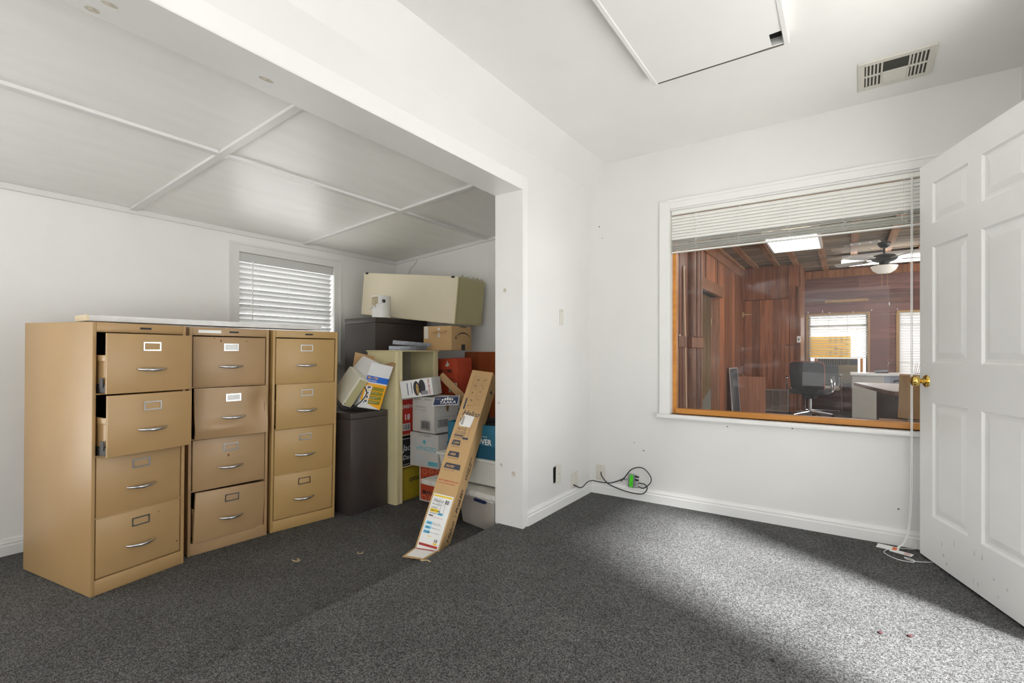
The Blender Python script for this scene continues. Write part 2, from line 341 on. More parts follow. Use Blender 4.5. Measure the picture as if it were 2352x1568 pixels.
# sloping panelled ceiling of the lower room
SL = math.atan(0.075); SM = Matrix.Translation((XL, 0, 2.04)) @ Matrix.Rotation(-SL, 4, 'Y')
cl = sempty('ceiling_left')
SLEN = (XO-XL)/math.cos(SL)
MB().box((-0.15, YR-0.1, 0.012), (SLEN+0.02, YE+0.15, 0.12)).build('ceiling_backing', CEIL, cl, SM)
XB = 1.245; YB = [YR, -4.65, -3.40, -2.155, -0.885, YE]
for i in range(5):
    for (a, b) in ((0, XB), (XB, SLEN)):
        MB().box((a+0.003, YB[i]+0.003, 0.0), (b-0.003, YB[i+1]-0.003, 0.010)).build('panel', PANELC, cl, SM)
for y in YB[1:5]:
    MB().box((0.02, y-0.021, -0.016), (SLEN-0.004, y+0.021, 0)).build('batten', TRIM, cl, SM, bevel=0.002)
for i in range(5):
    MB().box((XB-0.021, YB[i]+(0.021 if i else 0), -0.017), (XB+0.021, YB[i+1]-0.021, 0)).build('batten', TRIM, cl, SM, bevel=0.002)
MB().box((0, YR, -0.036), (0.018, YE, 0)).build('cornice', TRIM, cl, SM, bevel=0.002)
MB().box((0.018, YE-0.018, -0.032), (SLEN, YE, 0)).build('cornice', TRIM, cl, SM, bevel=0.002)
# skirting boards
BBP = [(0, 0), (0.016, 0), (0.016, 0.055), (0.012, 0.062), (0.013, 0.072), (0.008, 0.082), (0.006, 0.09), (0, 0.09)]
struct(MB().prism([(p[0], p[1]) for p in BBP], OY+0.05, -0.0, axis='y').build('baseboard_opening', TRIM))
struct(MB().prism([(-p[0], p[1]) for p in BBP], 0.016, XR, axis='x').build('baseboard_window', TRIM))
struct(MB().prism([(p[0]+XL, p[1]+LOW) for p in BBP], YR, YE, axis='y').build('baseboard_left', TRIM))
# doorway casing, outside of it a strip of porch wall
t = MB(); t.box((XR-0.014, DY1, 0), (XR, DY1+0.06, 2.12)); t.box((XR-0.014, DY0-0.06, 0), (XR, DY0, 2.12)); t.box((XR-0.014, DY0, 2.06), (XR, DY1, 2.12))
struct(t.build('trim_2', TRIM))

# ------------------------------------------------------------------ interior window to the timber room
win = sempty('window_1', 'wide interior window with amber wooden frame and white casing')
t = MB()
t.box((WX0-0.075, -0.014, WZ0-0.02), (WX0-0.004, 0, WZ1+0.07)); t.box((WX0-0.004, -0.014, WZ1+0.012), (XR, 0, WZ1+0.07)); t.box((WX0-0.02, -0.02, WZ1+0.055), (XR, -0.002, WZ1+0.075))
t.build('casing', TRIM, win, bevel=0.002)
MB().box((WX0-0.085, -0.045, WZ0-0.028), (XR-0.002, 0.045, WZ0)).build('sill', TRIM, win, bevel=0.004, seg=2)
f0, f1 = 0.050, 0.100
for (a, b) in (((WX0, f0, WZ0), (WX0+0.024, f1, WZ1)), ((WX1-0.03, f0, WZ0), (WX1, f1, WZ1))):
    MB().box(a, b).build('jamb_board', FRAMEW, win, bevel=0.002)
MB().box((WX0+0.024, f0-0.012, WZ0), (WX1-0.03, f1, WZ0+0.036)).build('bottom_rail', FRAMEW, win, bevel=0.002)
MB().box((WX0+0.024, f0, WZ1-0.03), (WX1-0.03, f1, WZ1)).build('top_rail', FRAMEW, win, bevel=0.002)
MB().box((WX0+0.024, 0.073, WZ0+0.036), (WX1-0.03, 0.077, WZ1-0.03)).build('glass_pane', DUSTY, win)
# raised mini blind in it
bl = thing('window_blind', 'white mini blind pulled halfway up the interior window', 'blind')
bx0, bx1 = WX0+0.004, WX1-0.006
MB().box((bx0, 0.004, WZ1-0.028), (bx1, 0.034, WZ1-0.001)).build('headrail', BLINDG, bl, bevel=0.002)
sl = MB(); prof = [(-0.0125, 0.0), (-0.006, 0.0022), (0, 0.003), (0.006, 0.0022), (0.0125, 0.0)]
vs = []; 
for x in (bx0, bx1): vs += [(x, p[0], p[1]) for p in prof]+[(x, p[0], p[1]-0.0006) for p in prof]
fs = []
for i in range(4): fs += [(i, i+1, 11+i, 10+i), (5+i, 15+i, 16+i, 6+i)]
fs += [(0, 10, 15, 5), (4, 9, 19, 14), (0, 5, 6, 1), (1, 6, 7, 2), (2, 7, 8, 3), (3, 8, 9, 4)]
sl.add(vs, fs); slat_me = sl.mesh('slat', BLINDG)
for i in range(8):
    inst(slat_me, 'slat', bl, T(0, 0.019, WZ1-0.045-i*0.0205, 0, R(68)))
zz = WZ1-0.045-8*0.0205+0.006
for i in range(15):
    inst(slat_me, 'slat', bl, T(0, 0.019+random.uniform(-0.002, 0.002), zz-i*0.0052, 0, R(random.uniform(-2, 16)), R(random.uniform(-0.1, 0.1))))
zb = zz-15*0.0052-0.012
MB().box((bx0, 0.008, zb), (bx1, 0.031, zb+0.011)).build('bottom_rail', BLINDG, bl, bevel=0.003)
for x in (0.781, 1.053, 1.332, 1.608, 1.883):
    c = MB()
    for dx in (-0.004, 0.004): c.tube([(x+dx, 0.0035, WZ1-0.03), (x+dx, 0.003, zz+0.004)], 0.0009, 5)
    c.build('ladder_cord', WHITEPL, bl)
    c = MB(); rr = random.Random(int(x*1000))
    c.tube(smooth_path([(x+rr.uniform(-0.014, 0.014), 0.003-rr.uniform(0, 0.004), zz+0.002-k*0.0068) for k in range(12)], 4), 0.0011, 5)
    c.build('bunched_cord', WHITEPL, bl)
c = MB(); pts = [(1.918, 0.0, WZ1-0.03), (1.914, -0.03, 1.4), (1.912, -0.055, 0.66), (1.912, -0.05, 0.4), (1.905, -0.05, 0.16), (1.885, -0.06, 0.05), (1.85, -0.075, 0.008)]
for dx in (-0.003, 0.003): c.tube(smooth_path([(p[0]+dx, p[1], p[2]) for p in pts], 6), 0.0022, 6)
c.build('pull_cord', WHITEPL, bl)
c = MB(); c.tube(smooth_path([(1.85, -0.075, 0.005), (1.80, -0.13, 0.004), (1.79, -0.19, 0.004), (1.84, -0.25, 0.004), (1.90, -0.25, 0.004), (1.905, -0.215, 0.004), (1.87, -0.2, 0.005), (1.885, -0.23, 0.006), (1.93, -0.225, 0.004), (2.02, -0.17, 0.004)], 6), 0.0018, 6)
c.tube(smooth_path([(1.85, -0.07, 0.006), (1.89, -0.05, 0.004), (1.93, -0.035, 0.01), (1.925, -0.03, 0.05)], 6), 0.0018, 6)
c.build('coiled_cord', WHITEPL, bl)
tg = thing('cord_tag', 'white printed safety tag lying on the carpet below the blind cord', 'tag')
m1 = MB(); m1.box((-0.055, -0.03, 0), (0.04, 0.03, 0.0012)); m1.build('card', PAPER, tg, T(1.815, -0.095, 0.006, R(-12), R(3)))
m2 = MB(); m2.box((-0.04, -0.02, 0), (0.055, 0.025, 0.0012)); m2.build('second_card', PAPER, tg, T(1.855, -0.135, 0.004, R(-20)))
m3 = MB(); Mx = T(1.815, -0.095, 0.006, R(-12), R(3)) @ Matrix.Translation((0, 0, 0.0017)); m3.rect(0.012, -0.02, 0.032, 0.022, Mx); m3.build('orange_print', mat('orange_warning', (0.85, 0.16, 0.03), 0.5), tg)
m3 = MB(); Mx = T(1.855, -0.135, 0.004, R(-20)) @ Matrix.Translation((0, 0, 0.0017)); m3.rect(0.02, -0.012, 0.045, -0.004, Mx); m3.rect(0.02, 0.004, 0.045, 0.012, Mx); m3.build('red_print', RED, tg)

# ------------------------------------------------------------------ window of the lower room
win = sempty('window_2', 'small window with closed white slatted blind')
t = MB(); cw = 0.075
for (a, b) in (((XL, LY0-cw+0.018, LZ0-0.05), (XL+0.014, LY0, LZ1)), ((XL, LY1, LZ0-0.05), (XL+0.014, LY1+cw-0.018, LZ1)), ((XL, LY0-cw+0.018, LZ1), (XL+0.014, LY1+cw-0.018, LZ1+cw-0.018))): t.box(a, b)
t.build('casing', TRIM, win)
t = MB()
for (a, b) in (((XL, LY0-cw, LZ0-0.05), (XL+0.022, LY0-cw+0.018, LZ1+cw-0.018)), ((XL, LY1+cw-0.018, LZ0-0.05), (XL+0.022, LY1+cw, LZ1+cw-0.018)), ((XL, LY0-cw, LZ1+cw-0.018), (XL+0.022, LY1+cw, LZ1+cw))): t.box(a, b)
t.build('casing_moulding', TRIM, win)
MB().box((XL-0.1, LY0-cw, LZ0-0.03), (XL+0.03, LY1+cw, LZ0)).build('sill', TRIM, win, bevel=0.003)
t = MB(); 
for (a, b) in (((XL-0.10, LY0, LZ0), (XL-0.075, LY0+0.03, LZ1)), ((XL-0.10, LY1-0.03, LZ0), (XL-0.075, LY1, LZ1)), ((XL-0.10, LY0, LZ1-0.03), (XL-0.075, LY1, LZ1)), ((XL-0.10, LY0, LZ0), (XL-0.075, LY1, LZ0+0.04)), ((XL-0.10, LY0, 1.40), (XL-0.075, LY1, 1.43))): t.box(a, b)
t.build('sash', TRIM, win)
MB().box((XL-0.09, LY0+0.03, LZ0+0.04), (XL-0.087, LY1-0.03, LZ1-0.03)).build('glass_pane', GLASS, win)
bl2 = thing('window_blind', 'white two-inch slatted blind closed over the small window behind the filing cabinets', 'blind')
MB().box((XL-0.03, LY0+0.004, LZ1-0.075), (XL-0.005, LY1-0.004, LZ1-0.001)).build('valance', GREYV, bl2, bevel=0.003)
s2 = MB(); s2.box((-0.025, LY0+0.006, -0.0014), (0.025, LY1-0.014, 0.0014)); s2m = s2.mesh('slat', mat('greyed_white_slat', (0.62, 0.62, 0.61), 0.5))
for i in range(20):
    inst(s2m, 'slat', bl2, T(XL-0.032, 0, LZ1-0.098-i*0.0415, 0, R(random.uniform(-0.15, 0.15)), R(-47 if i not in (8, 9) else -43)))
for y in (LY0+0.16, LY0+0.43, LY0+0.7):
    c = MB(); 
    for dy in (0, ): c.tube([(XL-0.006, y, LZ1-0.07), (XL-0.006, y, LZ0+0.02)], 0.0012, 5)
    c.build('ladder_cord', WHITEPL, bl2)
MB().cyl((XL-0.003, LY0+0.115, LZ1-0.06), (XL+0.0, LY0+0.11, LZ1-0.56), 0.005, 6).build('tilt_wand', WHITEPL, bl2)

# ------------------------------------------------------------------ six-panel door, standing open
dw = 0.86
door = struct(thing('door_1', 'white six panel door standing open with brass knob', 'door', T(2.249, -0.907, 0.012, R(109.8))), None)
cols = ((0.112, 0.385), (0.475, 0.748)); rows = ((0.225, 0.80), (1.0, 1.585), (1.70, 1.905)); dh = 2.02
fr = MB(); xs = [0, 0.112, 0.385, 0.475, 0.748, dw]; zs = [0, 0.225, 0.80, 1.0, 1.585, 1.70, 1.905, dh]
for (a, b) in ((0, 0.112), (0.385, 0.475), (0.748, dw)): fr.box((a, -0.0175, 0), (b, 0.0175, dh))
for (a, b) in cols:
    for (c, d) in ((0, 0.225), (0.80, 1.0), (1.585, 1.70), (1.905, dh)): fr.box((a, -0.0175, c), (b, 0.0175, d))
fr.build('stiles_and_rails', DOORW, door)
for (a, b) in cols:
    for (c, d) in rows:
        p = MB()
        for sg in (1, -1):
            o_ = [(a, c), (b, c), (b, d), (a, d)]
            def off(k): return [(a+k, c+k), (b-k, c+k), (b-k, d-k), (a+k, d-k)]
            rings = [(off(0), 0.0175), (off(0.010), 0.0095), (off(0.022), 0.0095), (off(0.050), 0.0155)]
            for (r0, y0), (r1, y1) in zip(rings, rings[1:]):
                for i in range(4):
                    j = (i+1) % 4; p.poly([(r0[i][0], sg*y0, r0[i][1]), (r0[j][0], sg*y0, r0[j][1]), (r1[j][0], sg*y1, r1[j][1]), (r1[i][0], sg*y1, r1[i][1])])
            p.poly([(q[0], sg*0.0155, q[1]) for q in rings[-1][0]])
        p.build('panel', DOORW, door)
kn = MB()
for sg in (1, -1):
    Mk = frame((dw-0.062, sg*0.0175, 0.905), (1, 0, 0), (0, 0, 1)) if sg < 0 else frame((dw-0.062, sg*0.0175, 0.905), (-1, 0, 0), (0, 0, 1))
    kn.lathe([(0.0, 0.0), (0.032, 0.0), (0.032, 0.004), (0.026, 0.009), (0.013, 0.012), (0.011, 0.026), (0.016, 0.032), (0.0255, 0.040), (0.0275, 0.052), (0.024, 0.062), (0.014, 0.067), (0.0, 0.068)], 24, Mk)
kn.build('knob', BRASS, door, ang=60)
sc_ = MB()
SCUFF = mat('grey_scuff', (0.70, 0.69, 0.67), 0.5, var=0.3, vscale=60)
rr = random.Random(3)
for i in range(11):
    disc(sc_, frame((dw-0.05-rr.uniform(0, 0.6), 0.01782, 0.03+rr.uniform(0, 0.16)), (1, 0, rr.uniform(-2, 2)), (rr.uniform(-2, 2)*-1, 0, 1)) if False else frame((dw-0.05-rr.uniform(0, 0.6), 0.01782, 0.03+rr.uniform(0, 0.16)), (-1, 0, 0), (0, 0, 1)), rr.uniform(0.003, 0.008), rr.uniform(0.004, 0.016), 8)
sc_.build('scuff_marks', SCUFF, door)
if 'category' in door: pass

# ------------------------------------------------------------------ ceiling light and register
cx0, cx1, cy0, cy1 = 0.805, 1.415, -2.18, -0.955
lt = thing('ceiling_light', 'unlit flush fluorescent panel with white frame on the main ceiling', 'ceiling light')
t = MB(); z0 = CZ-0.055
for (a, b) in (((cx0, cy0, z0), (cx0+0.022, cy1, CZ)), ((cx1-0.022, cy0, z0), (cx1, cy1, CZ)), ((cx0+0.022, cy0, z0), (cx1-0.022, cy0+0.022, CZ)), ((cx0+0.022, cy1-0.006, z0+0.008), (cx1-0.022, cy1, CZ))): t.box(a, b)
t.build('frame', TRIM, lt, bevel=0.003)
g = MB(); n = 12; 
for i in range(n):
    for j in range(n):
        def P(a, b):
            x = cx0+0.022+(cx1-cx0-0.044)*a/n; y = cy0+0.022+(cy1-cy0-0.030)*b/n
            lift = 0.006*max(0, (a/n-0.8)/0.2)*max(0, (b/n-0.8)/0.2)
            return (x, y, z0+0.004+lift-0.006*math.sin(math.pi*a/n)*math.sin(math.pi*b/n))
        if i == n-1 and j == n-1: continue
        g.add([P(i, j), P(i, j+1), P(i+1, j+1), P(i+1, j)], [(0, 1, 2, 3)], smooth=True)
g.build('diffuser', LENS, lt)
MB().box((cx0+0.024, cy1+0.0002, z0+0.004), (cx1-0.024, cy1+0.004, z0+0.012)).build('painted_shadow_gap', INKG, lt)  # dark strip painted for the shade line between lens and ceiling
MB().box((cx0+0.03, cy0+0.03, CZ-0.012), (cx1-0.025, cy1-0.008, CZ-0.002)).build('housing', DARKV, lt)
vt = thing('ceiling_register', 'ivory metal air register with louvres on the ceiling near the door', 'air vent', T(1.823, -0.33, CZ, R(-1)))
W2, H2 = 0.152, 0.150; zf = -0.008
t = MB()
t.box((-W2, -H2, zf), (-0.124, H2, 0)); t.box((0.124, -H2, zf), (W2, H2, 0)); t.box((-0.124, -H2, zf), (0.124, -0.118, 0)); t.box((-0.124, 0.118, zf), (0.124, H2, 0))
t.box((-0.058, -0.118, zf), (-0.05, 0.118, 0)); t.box((0.05, -0.118, zf), (0.058, 0.118, 0)); t.box((-0.124, -0.006, zf), (0.124, 0.006, 0))
t.build('face_plate', BEIGEPL, vt, bevel=0.0015)
MB().box((-0.124, -0.118, -0.002), (0.124, 0.118, -0.0005)).build('painted_duct_shadow', mat('duct_shade_grey', (0.05, 0.046, 0.038), 0.7), vt)  # dark sheet painted for the shade behind the louvres
for sx in (-0.091, 0.091):
    for yy in (-0.062, 0.062):
        for k in range(4):
            MB().box((-0.003, -0.050, -0.0055), (0.003, 0.050, 0.003)).build('louvre', BEIGEPL, vt, T(sx-0.0225+k*0.015, yy, -0.001, 0, 0, R(25)))
for k in range(6): MB().box((-0.05, -0.005, -0.0055), (0.05, 0.005, 0.0)).build('louvre', BEIGEPL, vt, T(0, 0.016+k*0.0185, -0.001, 0, R(-38)))

# ------------------------------------------------------------------ wall plates, cables, splitter
def plate(name, label, M, w_=0.07, h_=0.114, recept=None):
    p = thing(name, label, 'wall plate', M)
    MB().box((-w_/2, -0.006, -h_/2), (w_/2, 0, h_/2)).build('cover', BEIGEPL, p, bevel=0.002)
    for z in recept or (): MB().cyl((0, -0.0085, z), (0, -0.005, z), 0.0035, 8).build('screw', STEEL, p)
    return p
RW = R(90)     # plates on the opening wall face +x : local -y -> +x
plate('blank_wall_plate', 'narrow blank plate with two screws at shoulder height on the stub wall', T(0.0, -0.463, 1.309, RW), 0.045, 0.108, (-0.042, 0.042))
p = plate('tilted_outlet_cover', 'loose outlet cover hanging crooked off the stub wall', T(0.012, -0.530, 0.245, RW, R(-3), R(8)), 0.068, 0.114, (0.0,))
b_ = MB().box((-0.046, -0.001, -0.056), (0.026, 0.0, 0.050)); b_.build('outlet_box_hole', DARKV, p, T(0, 0.0115, 0, 0, R(3), R(-9)))
plate('low_wall_plate', 'ivory cable plate standing on the baseboard of the stub wall', T(0.0, -0.265, 0.146, RW), 0.10, 0.114, (-0.045, 0.045))
p = plate('cable_wall_plate', 'ivory cable plate left of the green splitter under the interior window', T(0.086, 0.0, 0.160), 0.072, 0.112, (0.045,))
sp = thing('cable_splitter', 'green and silver coaxial splitter hanging against the window wall', 'splitter', T(0.335, -0.012, 0.134, 0, 0, R(4)))
MB().box((-0.024, -0.010, -0.048), (0.024, 0.012, 0.048)).build('casing', STEEL, sp, bevel=0.002)
MB().box((-0.013, -0.0112, -0.043), (0.013, -0.0098, 0.043)).build('green_label', mat('green_label', (0.08, 0.72, 0.02), 0.5), sp)
for ch_, z_ in (('7', 0.02), ('4', -0.018), ('4', -0.034)): MB().text(ch_, 0.016, frame((-0.004, -0.0116, z_), (1, 0, 0), (0, 0, 1))).build('numeral', INK, sp)
for k in range(4): MB().cyl((0.024, 0, -0.036+k*0.024), (0.050, 0, -0.036+k*0.024), 0.0065, 8).build('connector', BLACK if k > 1 else STEEL, sp)
MB().cyl((-0.024, 0, 0.004), (-0.05, 0, 0.004), 0.0065, 8).build('connector', STEEL, sp)
CABLE = mat('black_cable', (0.012, 0.014, 0.018), 0.4)
def cable(name, label, pts, r, group=None, m=CABLE):
    o = MB().tube(smooth_path(pts, 8), r, 8).build(name, m); return tag(o, label, 'cable', group)
cable('coaxial_cable', 'black coaxial cable from the plate beside the corner to the lower splitter port, sagging', [(0.093, -0.006, 0.164), (0.105, -0.025, 0.14), (0.166, -0.03, 0.086), (0.302, -0.035, 0.056), (0.416, -0.032, 0.055), (0.454, -0.028, 0.096), (0.435, -0.02, 0.123), (0.386, -0.012, 0.124)], 0.0036)
cable('coaxial_cable', 'black coaxial cable looping in a circle above the splitter', [(0.386, -0.013, 0.098), (0.432, -0.036, 0.100), (0.479, -0.034, 0.143), (0.479, -0.024, 0.183), (0.438, -0.022, 0.23), (0.39, -0.02, 0.239), (0.335, -0.026, 0.216), (0.288, -0.026, 0.156), (0.255, -0.02, 0.119)], 0.0036)
cable('coaxial_cable', 'black coaxial cable crossing the corner from the stub wall plate to the splitter', [(0.008, -0.293, 0.118), (0.03, -0.25, 0.092), (0.035, -0.203, 0.086), (0.03, -0.11, 0.10), (0.035, -0.035, 0.095), (0.079, -0.014, 0.088), (0.166, -0.012, 0.092), (0.218, -0.014, 0.112), (0.268, -0.016, 0.136), (0.286, -0.012, 0.138)], 0.0036)

# ================================================================== FILING CABINETS
HANDLE = MB()
_n = 11; _p = []; _r = []
for i in range(_n):
    a = i/(_n-1)*2-1; _p.append((a*0.066, -0.006-0.026*(1-a*a), -0.004*(1-a*a))); _r.append(0.0045+0.0042*(1-a*a))
HANDLE.tube(_p, 0.008, 8, rs=_r); HANDLE_ME = HANDLE.mesh('handle', mat('brushed_handle', (0.72, 0.72, 0.74), 0.28, 1.0, var=0.15, vscale=30), ang=60)
_h = MB(); lw, lh = 0.041, 0.022
for (a, b) in (((-lw, -0.004, -lh), (lw, 0, -lh+0.006)), ((-lw, -0.004, lh-0.006), (lw, 0, lh)), ((-lw, -0.004, -lh+0.006), (-lw+0.006, 0, lh-0.006)), ((lw-0.006, -0.004, -lh+0.006), (lw, 0, lh-0.006))): _h.box(a, b)
HOLDER_ME = _h.mesh('label_holder', CHROME)
CARD_ME = MB().box((-lw+0.006, -0.002, -lh+0.006), (lw-0.006, -0.0005, lh-0.006)).mesh('card', PAPER)
BADGE_ME = MB().box((-0.026, -0.0015, -0.005), (0.026, 0, 0.005)).mesh('name_badge', INK)
DRAW_Z = ((0.972, 1.262), (0.672, 0.965), (0.372, 0.665), (0.078, 0.365))
RUST = mat('rust_spot', (0.22, 0.09, 0.03), 0.8, var=0.4, vscale=80)
def filing_cabinet(label, loc, rotz, w_, tilt, paint, pulls, cards=(), lean=0.0):
    D = 0.67; H = 1.315
    cab = thing('filing_cabinet', label, 'filing cabinet', T(loc[0], loc[1], LOW, R(rotz)) @ Matrix.Rotation(R(tilt), 4, 'X') @ Matrix.Rotation(R(lean), 4, 'Y'), 'tan four drawer filing cabinets')
    s = MB(); e = 0.016
    s.box((0, 0, 0), (e, D, H)); s.box((w_-e, 0, 0), (w_, D, H)); s.box((e, D-0.004, 0), (w_-e, D, H))
    s.box((e, 0, 1.268), (w_-e, D-0.004, H)); s.box((e, 0.002, 0), (w_-e, D-0.004, 0.072))
    for z in (0.3685, 0.6685, 0.9685): s.box((e, 0.003, z-0.0035), (w_-e, 0.03, z+0.0035))
    s.build('body', paint, cab, bevel=0.0025, seg=2)
    MB().box((e, D-0.03, 0.072), (w_-e, D-0.004, 1.268)).build('dark_interior', DARKV, cab)
    inst(BADGE_ME, 'name_badge', cab, T(w_*0.53, -0.0002, 1.292))
    for i, (z0, z1) in enumerate(DRAW_Z):
        spec = pulls.get(i, {}); pull = spec.get('pull', 0.0); h = z1-z0; dwid = w_-2*e-0.010
        Md = T(e+0.005, 0.004-pull, z0, R(spec.get('rz', 0)), R(spec.get('rx', 0)), R(spec.get('ry', 0)))
        d = MB()
        if spec.get('dent'):
            nx, nz = 22, 14; vs = []; fs = []
            def bump(u, v):
                y = 0.0
                y += 0.026*math.exp(-((u-0.92)**2/0.02+(v-0.62)**2/0.10))
                y -= 0.026*math.exp(-((u-0.35)**2/0.12+(v-0.20)**2/0.02))
                y += 0.016*math.exp(-((u+0.02)**2/0.006+(v-0.95)**2/0.30))
                return y
            for a in range(nx+1):
                for b in range(nz+1): vs.append((dwid*a/nx, bump(a/nx, b/nz), h*b/nz))
            for a in range(nx):
                for b in range(nz): q = a*(nz+1)+b; fs.append((q, q+nz+1, q+nz+2, q+1))
            k = len(vs); vs += [(v[0], v[1]+0.014, v[2]) for v in vs]; fs += [tuple(k+i_ for i_ in f[::-1]) for f in list(fs)]
            rim = [b for b in range(nz+1)]+[a*(nz+1)+nz for a in range(1, nx+1)]+[nx*(nz+1)+b for b in range(nz-1, -1, -1)]+[a*(nz+1) for a in range(nx-1, 0, -1)]
            for i_ in range(len(rim)): p_, q_ = rim[i_], rim[(i_+1) % len(rim)]; fs.append((p_, q_, k+q_, k+p_))
            d.add(vs, fs, smooth=True)
        else:
            d.box((0, 0, 0), (dwid, 0.016, h))
        if pull > 0.03 or True:
            d.box((0.012, 0.016, 0.02), (0.016, 0.5, 0.185)); d.box((dwid-0.016, 0.016, 0.02), (dwid-0.012, 0.5, 0.185)); d.box((0.016, 0.016, 0.02), (dwid-0.016, 0.5, 0.024))
            d.box((0.006, 0.016, 0.155), (0.016, 0.5, 0.185))
        dr = d.build('drawer', paint, cab, Md, bevel=0 if spec.get('dent') else 0.0022, seg=2, ang=50)
        if pull > 0.03:
            MB().box((0.001, 0.016, 0.006), (0.011, 0.42, 0.045)).build('slide', BLACK, dr)
            MB().box((-0.002, 0.03, 0.03), (0.001, 0.06, 0.075)).build('slide_catch', BLACK, dr)
        inst(HANDLE_ME, 'handle', dr, T(dwid*0.50, 0.001, h*0.40)); inst(HOLDER_ME, 'label_holder', dr, T(dwid*0.50, 0.0, h*0.79))
        if i in cards: inst(CARD_ME, 'card', dr, T(dwid*0.50, 0.0, h*0.79, 0, 0, R(3)))
        for (u, v, a) in spec.get('rust', ()):
            k = MB(); disc(k, frame((0, 0, 0), (1, 0, 0), (0, 0, 1)), a, a*1.5, 8); k.build('rust_spot', RUST, dr, Matrix.Translation((u*dwid, -0.0006, v*h)))
    return cab
filing_cabinet('leftmost tan filing cabinet with its two upper drawers pulled out', (-1.349, -2.649), 99.2, 0.43, 1.0, TAN,
               {0: {'pull': 0.085}, 1: {'pull': 0.095}, 3: {'rust': ((0.72, 0.86, 0.003), (0.96, 0.2, 0.004))}})
c2 = filing_cabinet('middle tan filing cabinet with dented second drawer and paper labels', (-1.481, -2.181), 85.5, 0.445, 1.5, TAN2,
               {0: {'rust': ((0.36, 0.92, 0.005), (0.72, 0.92, 0.003), (0.55, 0.8, 0.004), (0.27, 0.97, 0.003))}, 1: {'pull': 0.035, 'dent': True, 'rz': -2, 'rx': 0}, 2: {'pull': 0.008, 'rust': ((0.47, 0.62, 0.006),)},
                3: {'pull': 0.03, 'rz': 4.5, 'ry': 2.2}}, cards=(0, 1))
MB().box((0.045, -0.001, 1.283), (0.165, 0, 1.30)).build('masking_tape', PAPER, c2)
TAPE = mat('yellowed_tape_residue', (0.62, 0.50, 0.30), 0.5, var=0.3, vscale=90)
for c_ in list(c2.children):
    if c_.name.startswith('drawer') and abs(c_.matrix_local.translation.z-0.078) < 0.01:
        for (u0, v0, u1, v1) in ((0.145, 0.14, 0.152, 0.255), (0.265, 0.14, 0.272, 0.265), (0.075, 0.165, 0.082, 0.174), (0.10, 0.168, 0.106, 0.176)): MB().box((u0, -0.0006, v0), (u1, 0, v1)).build('tape_residue', TAPE, c_)
filing_cabinet('right-hand golden tan filing cabinet beside the brown cabinet', (-1.452, -1.713), 81.0, 0.437, 2.4, TAN3,
               {1: {'pull': 0.02, 'rz': 0.6}, 3: {'rust': ()}})
# shelf board lying on top of the cabinets
bd = thing('shelf_board', 'long white shelf board with cream end lying on top of the filing cabinets', 'board', T(-1.52, -2.62, LOW+1.328, R(86.5), R(1.4)))
MB().box((0.012, 0, 0), (1.28, 0.24, 0.030)).build('board', mat('marbled_white_laminate', (0.74, 0.74, 0.73), 0.35, var=0.12, vscale=14), bd, bevel=0.001)
MB().box((0, 0, 0), (0.012, 0.24, 0.030)).build('end_strip', mat('cream_edge', (0.78, 0.66, 0.45), 0.5), bd)

# ================================================================== THE PILE IN THE FAR CORNER
def carton(name, label, M, w_, d_, h_, material, cat='box', group=None, tape=None, lid=True):
    """box with its near corner at the origin: x runs to -w (left), y to +d (back)"""
    t_ = thing(name, label, cat, M, group)
    b = MB(); b.box((-w_, 0, 0), (0, d_, h_-0.004))
    b.build('carton_body', material, t_, bevel=0.004, seg=2)
    if lid:
        MB().box((-w_+0.001, 0.001, h_-0.004), (-0.001, d_/2-0.0015, h_)).build('lid_flap', material, t_)
        MB().box((-w_+0.001, d_/2+0.0015, h_-0.004), (-0.001, d_-0.001, h_)).build('lid_flap', material, t_)
    if tape: MB().box((-w_-0.0006, d_/2-0.024, h_-0.07), (0.0006, d_/2+0.024, h_+0.0008)).build('tape', tape, t_)
    return t_
def FL(w_, u, v, e=0.0008): return frame((-w_+u, -e, v), (1, 0, 0), (0, 0, 1))      # on the left (-y) face
def FR(u, v, e=0.0008): return frame((e, u, v), (0, 1, 0), (0, 0, 1))               # on the right (+x) face
def barcode(mb, u0, v0, u1, v1, M, rnd=random.Random(5)):
    u = u0
    while u < u1:
        k = rnd.choice((0.0015, 0.002, 0.003, 0.004)); mb.rect(u, v0, min(u+k, u1), v1, M); u += k+rnd.choice((0.0012, 0.002, 0.003))
def frame_rect(mb, u0, v0, u1, v1, t_, M):
    mb.rect(u0, v0, u1, v0+t_, M); mb.rect(u0, v1-t_, u1, v1, M); mb.rect(u0, v0+t_, u0+t_, v1-t_, M); mb.rect(u1-t_, v0+t_, u1, v1-t_, M)

# dark brown cabinets
def brown_cabinet(label, x, y, w_, d_, h_):
    b = thing('metal_cabinet', label, 'cabinet', T(x, y, LOW))
    MB().box((-w_, 0, 0), (0, d_, h_-0.045)).build('body', BROWN, b, bevel=0.003, seg=2)
    MB().box((-w_, -0.002, h_-0.043), (0.002, d_, h_)).build('top_cap', BROWN, b, bevel=0.003, seg=2)
    return b
brown_cabinet('tall dark brown metal cabinet behind the cream locker, carrying a paint can', -1.745, -0.612, 0.42, 0.63, 1.478)
bs = brown_cabinet('short dark brown metal cabinet right of the filing cabinets', -1.30, -1.205, 0.48, 0.338, 0.732)

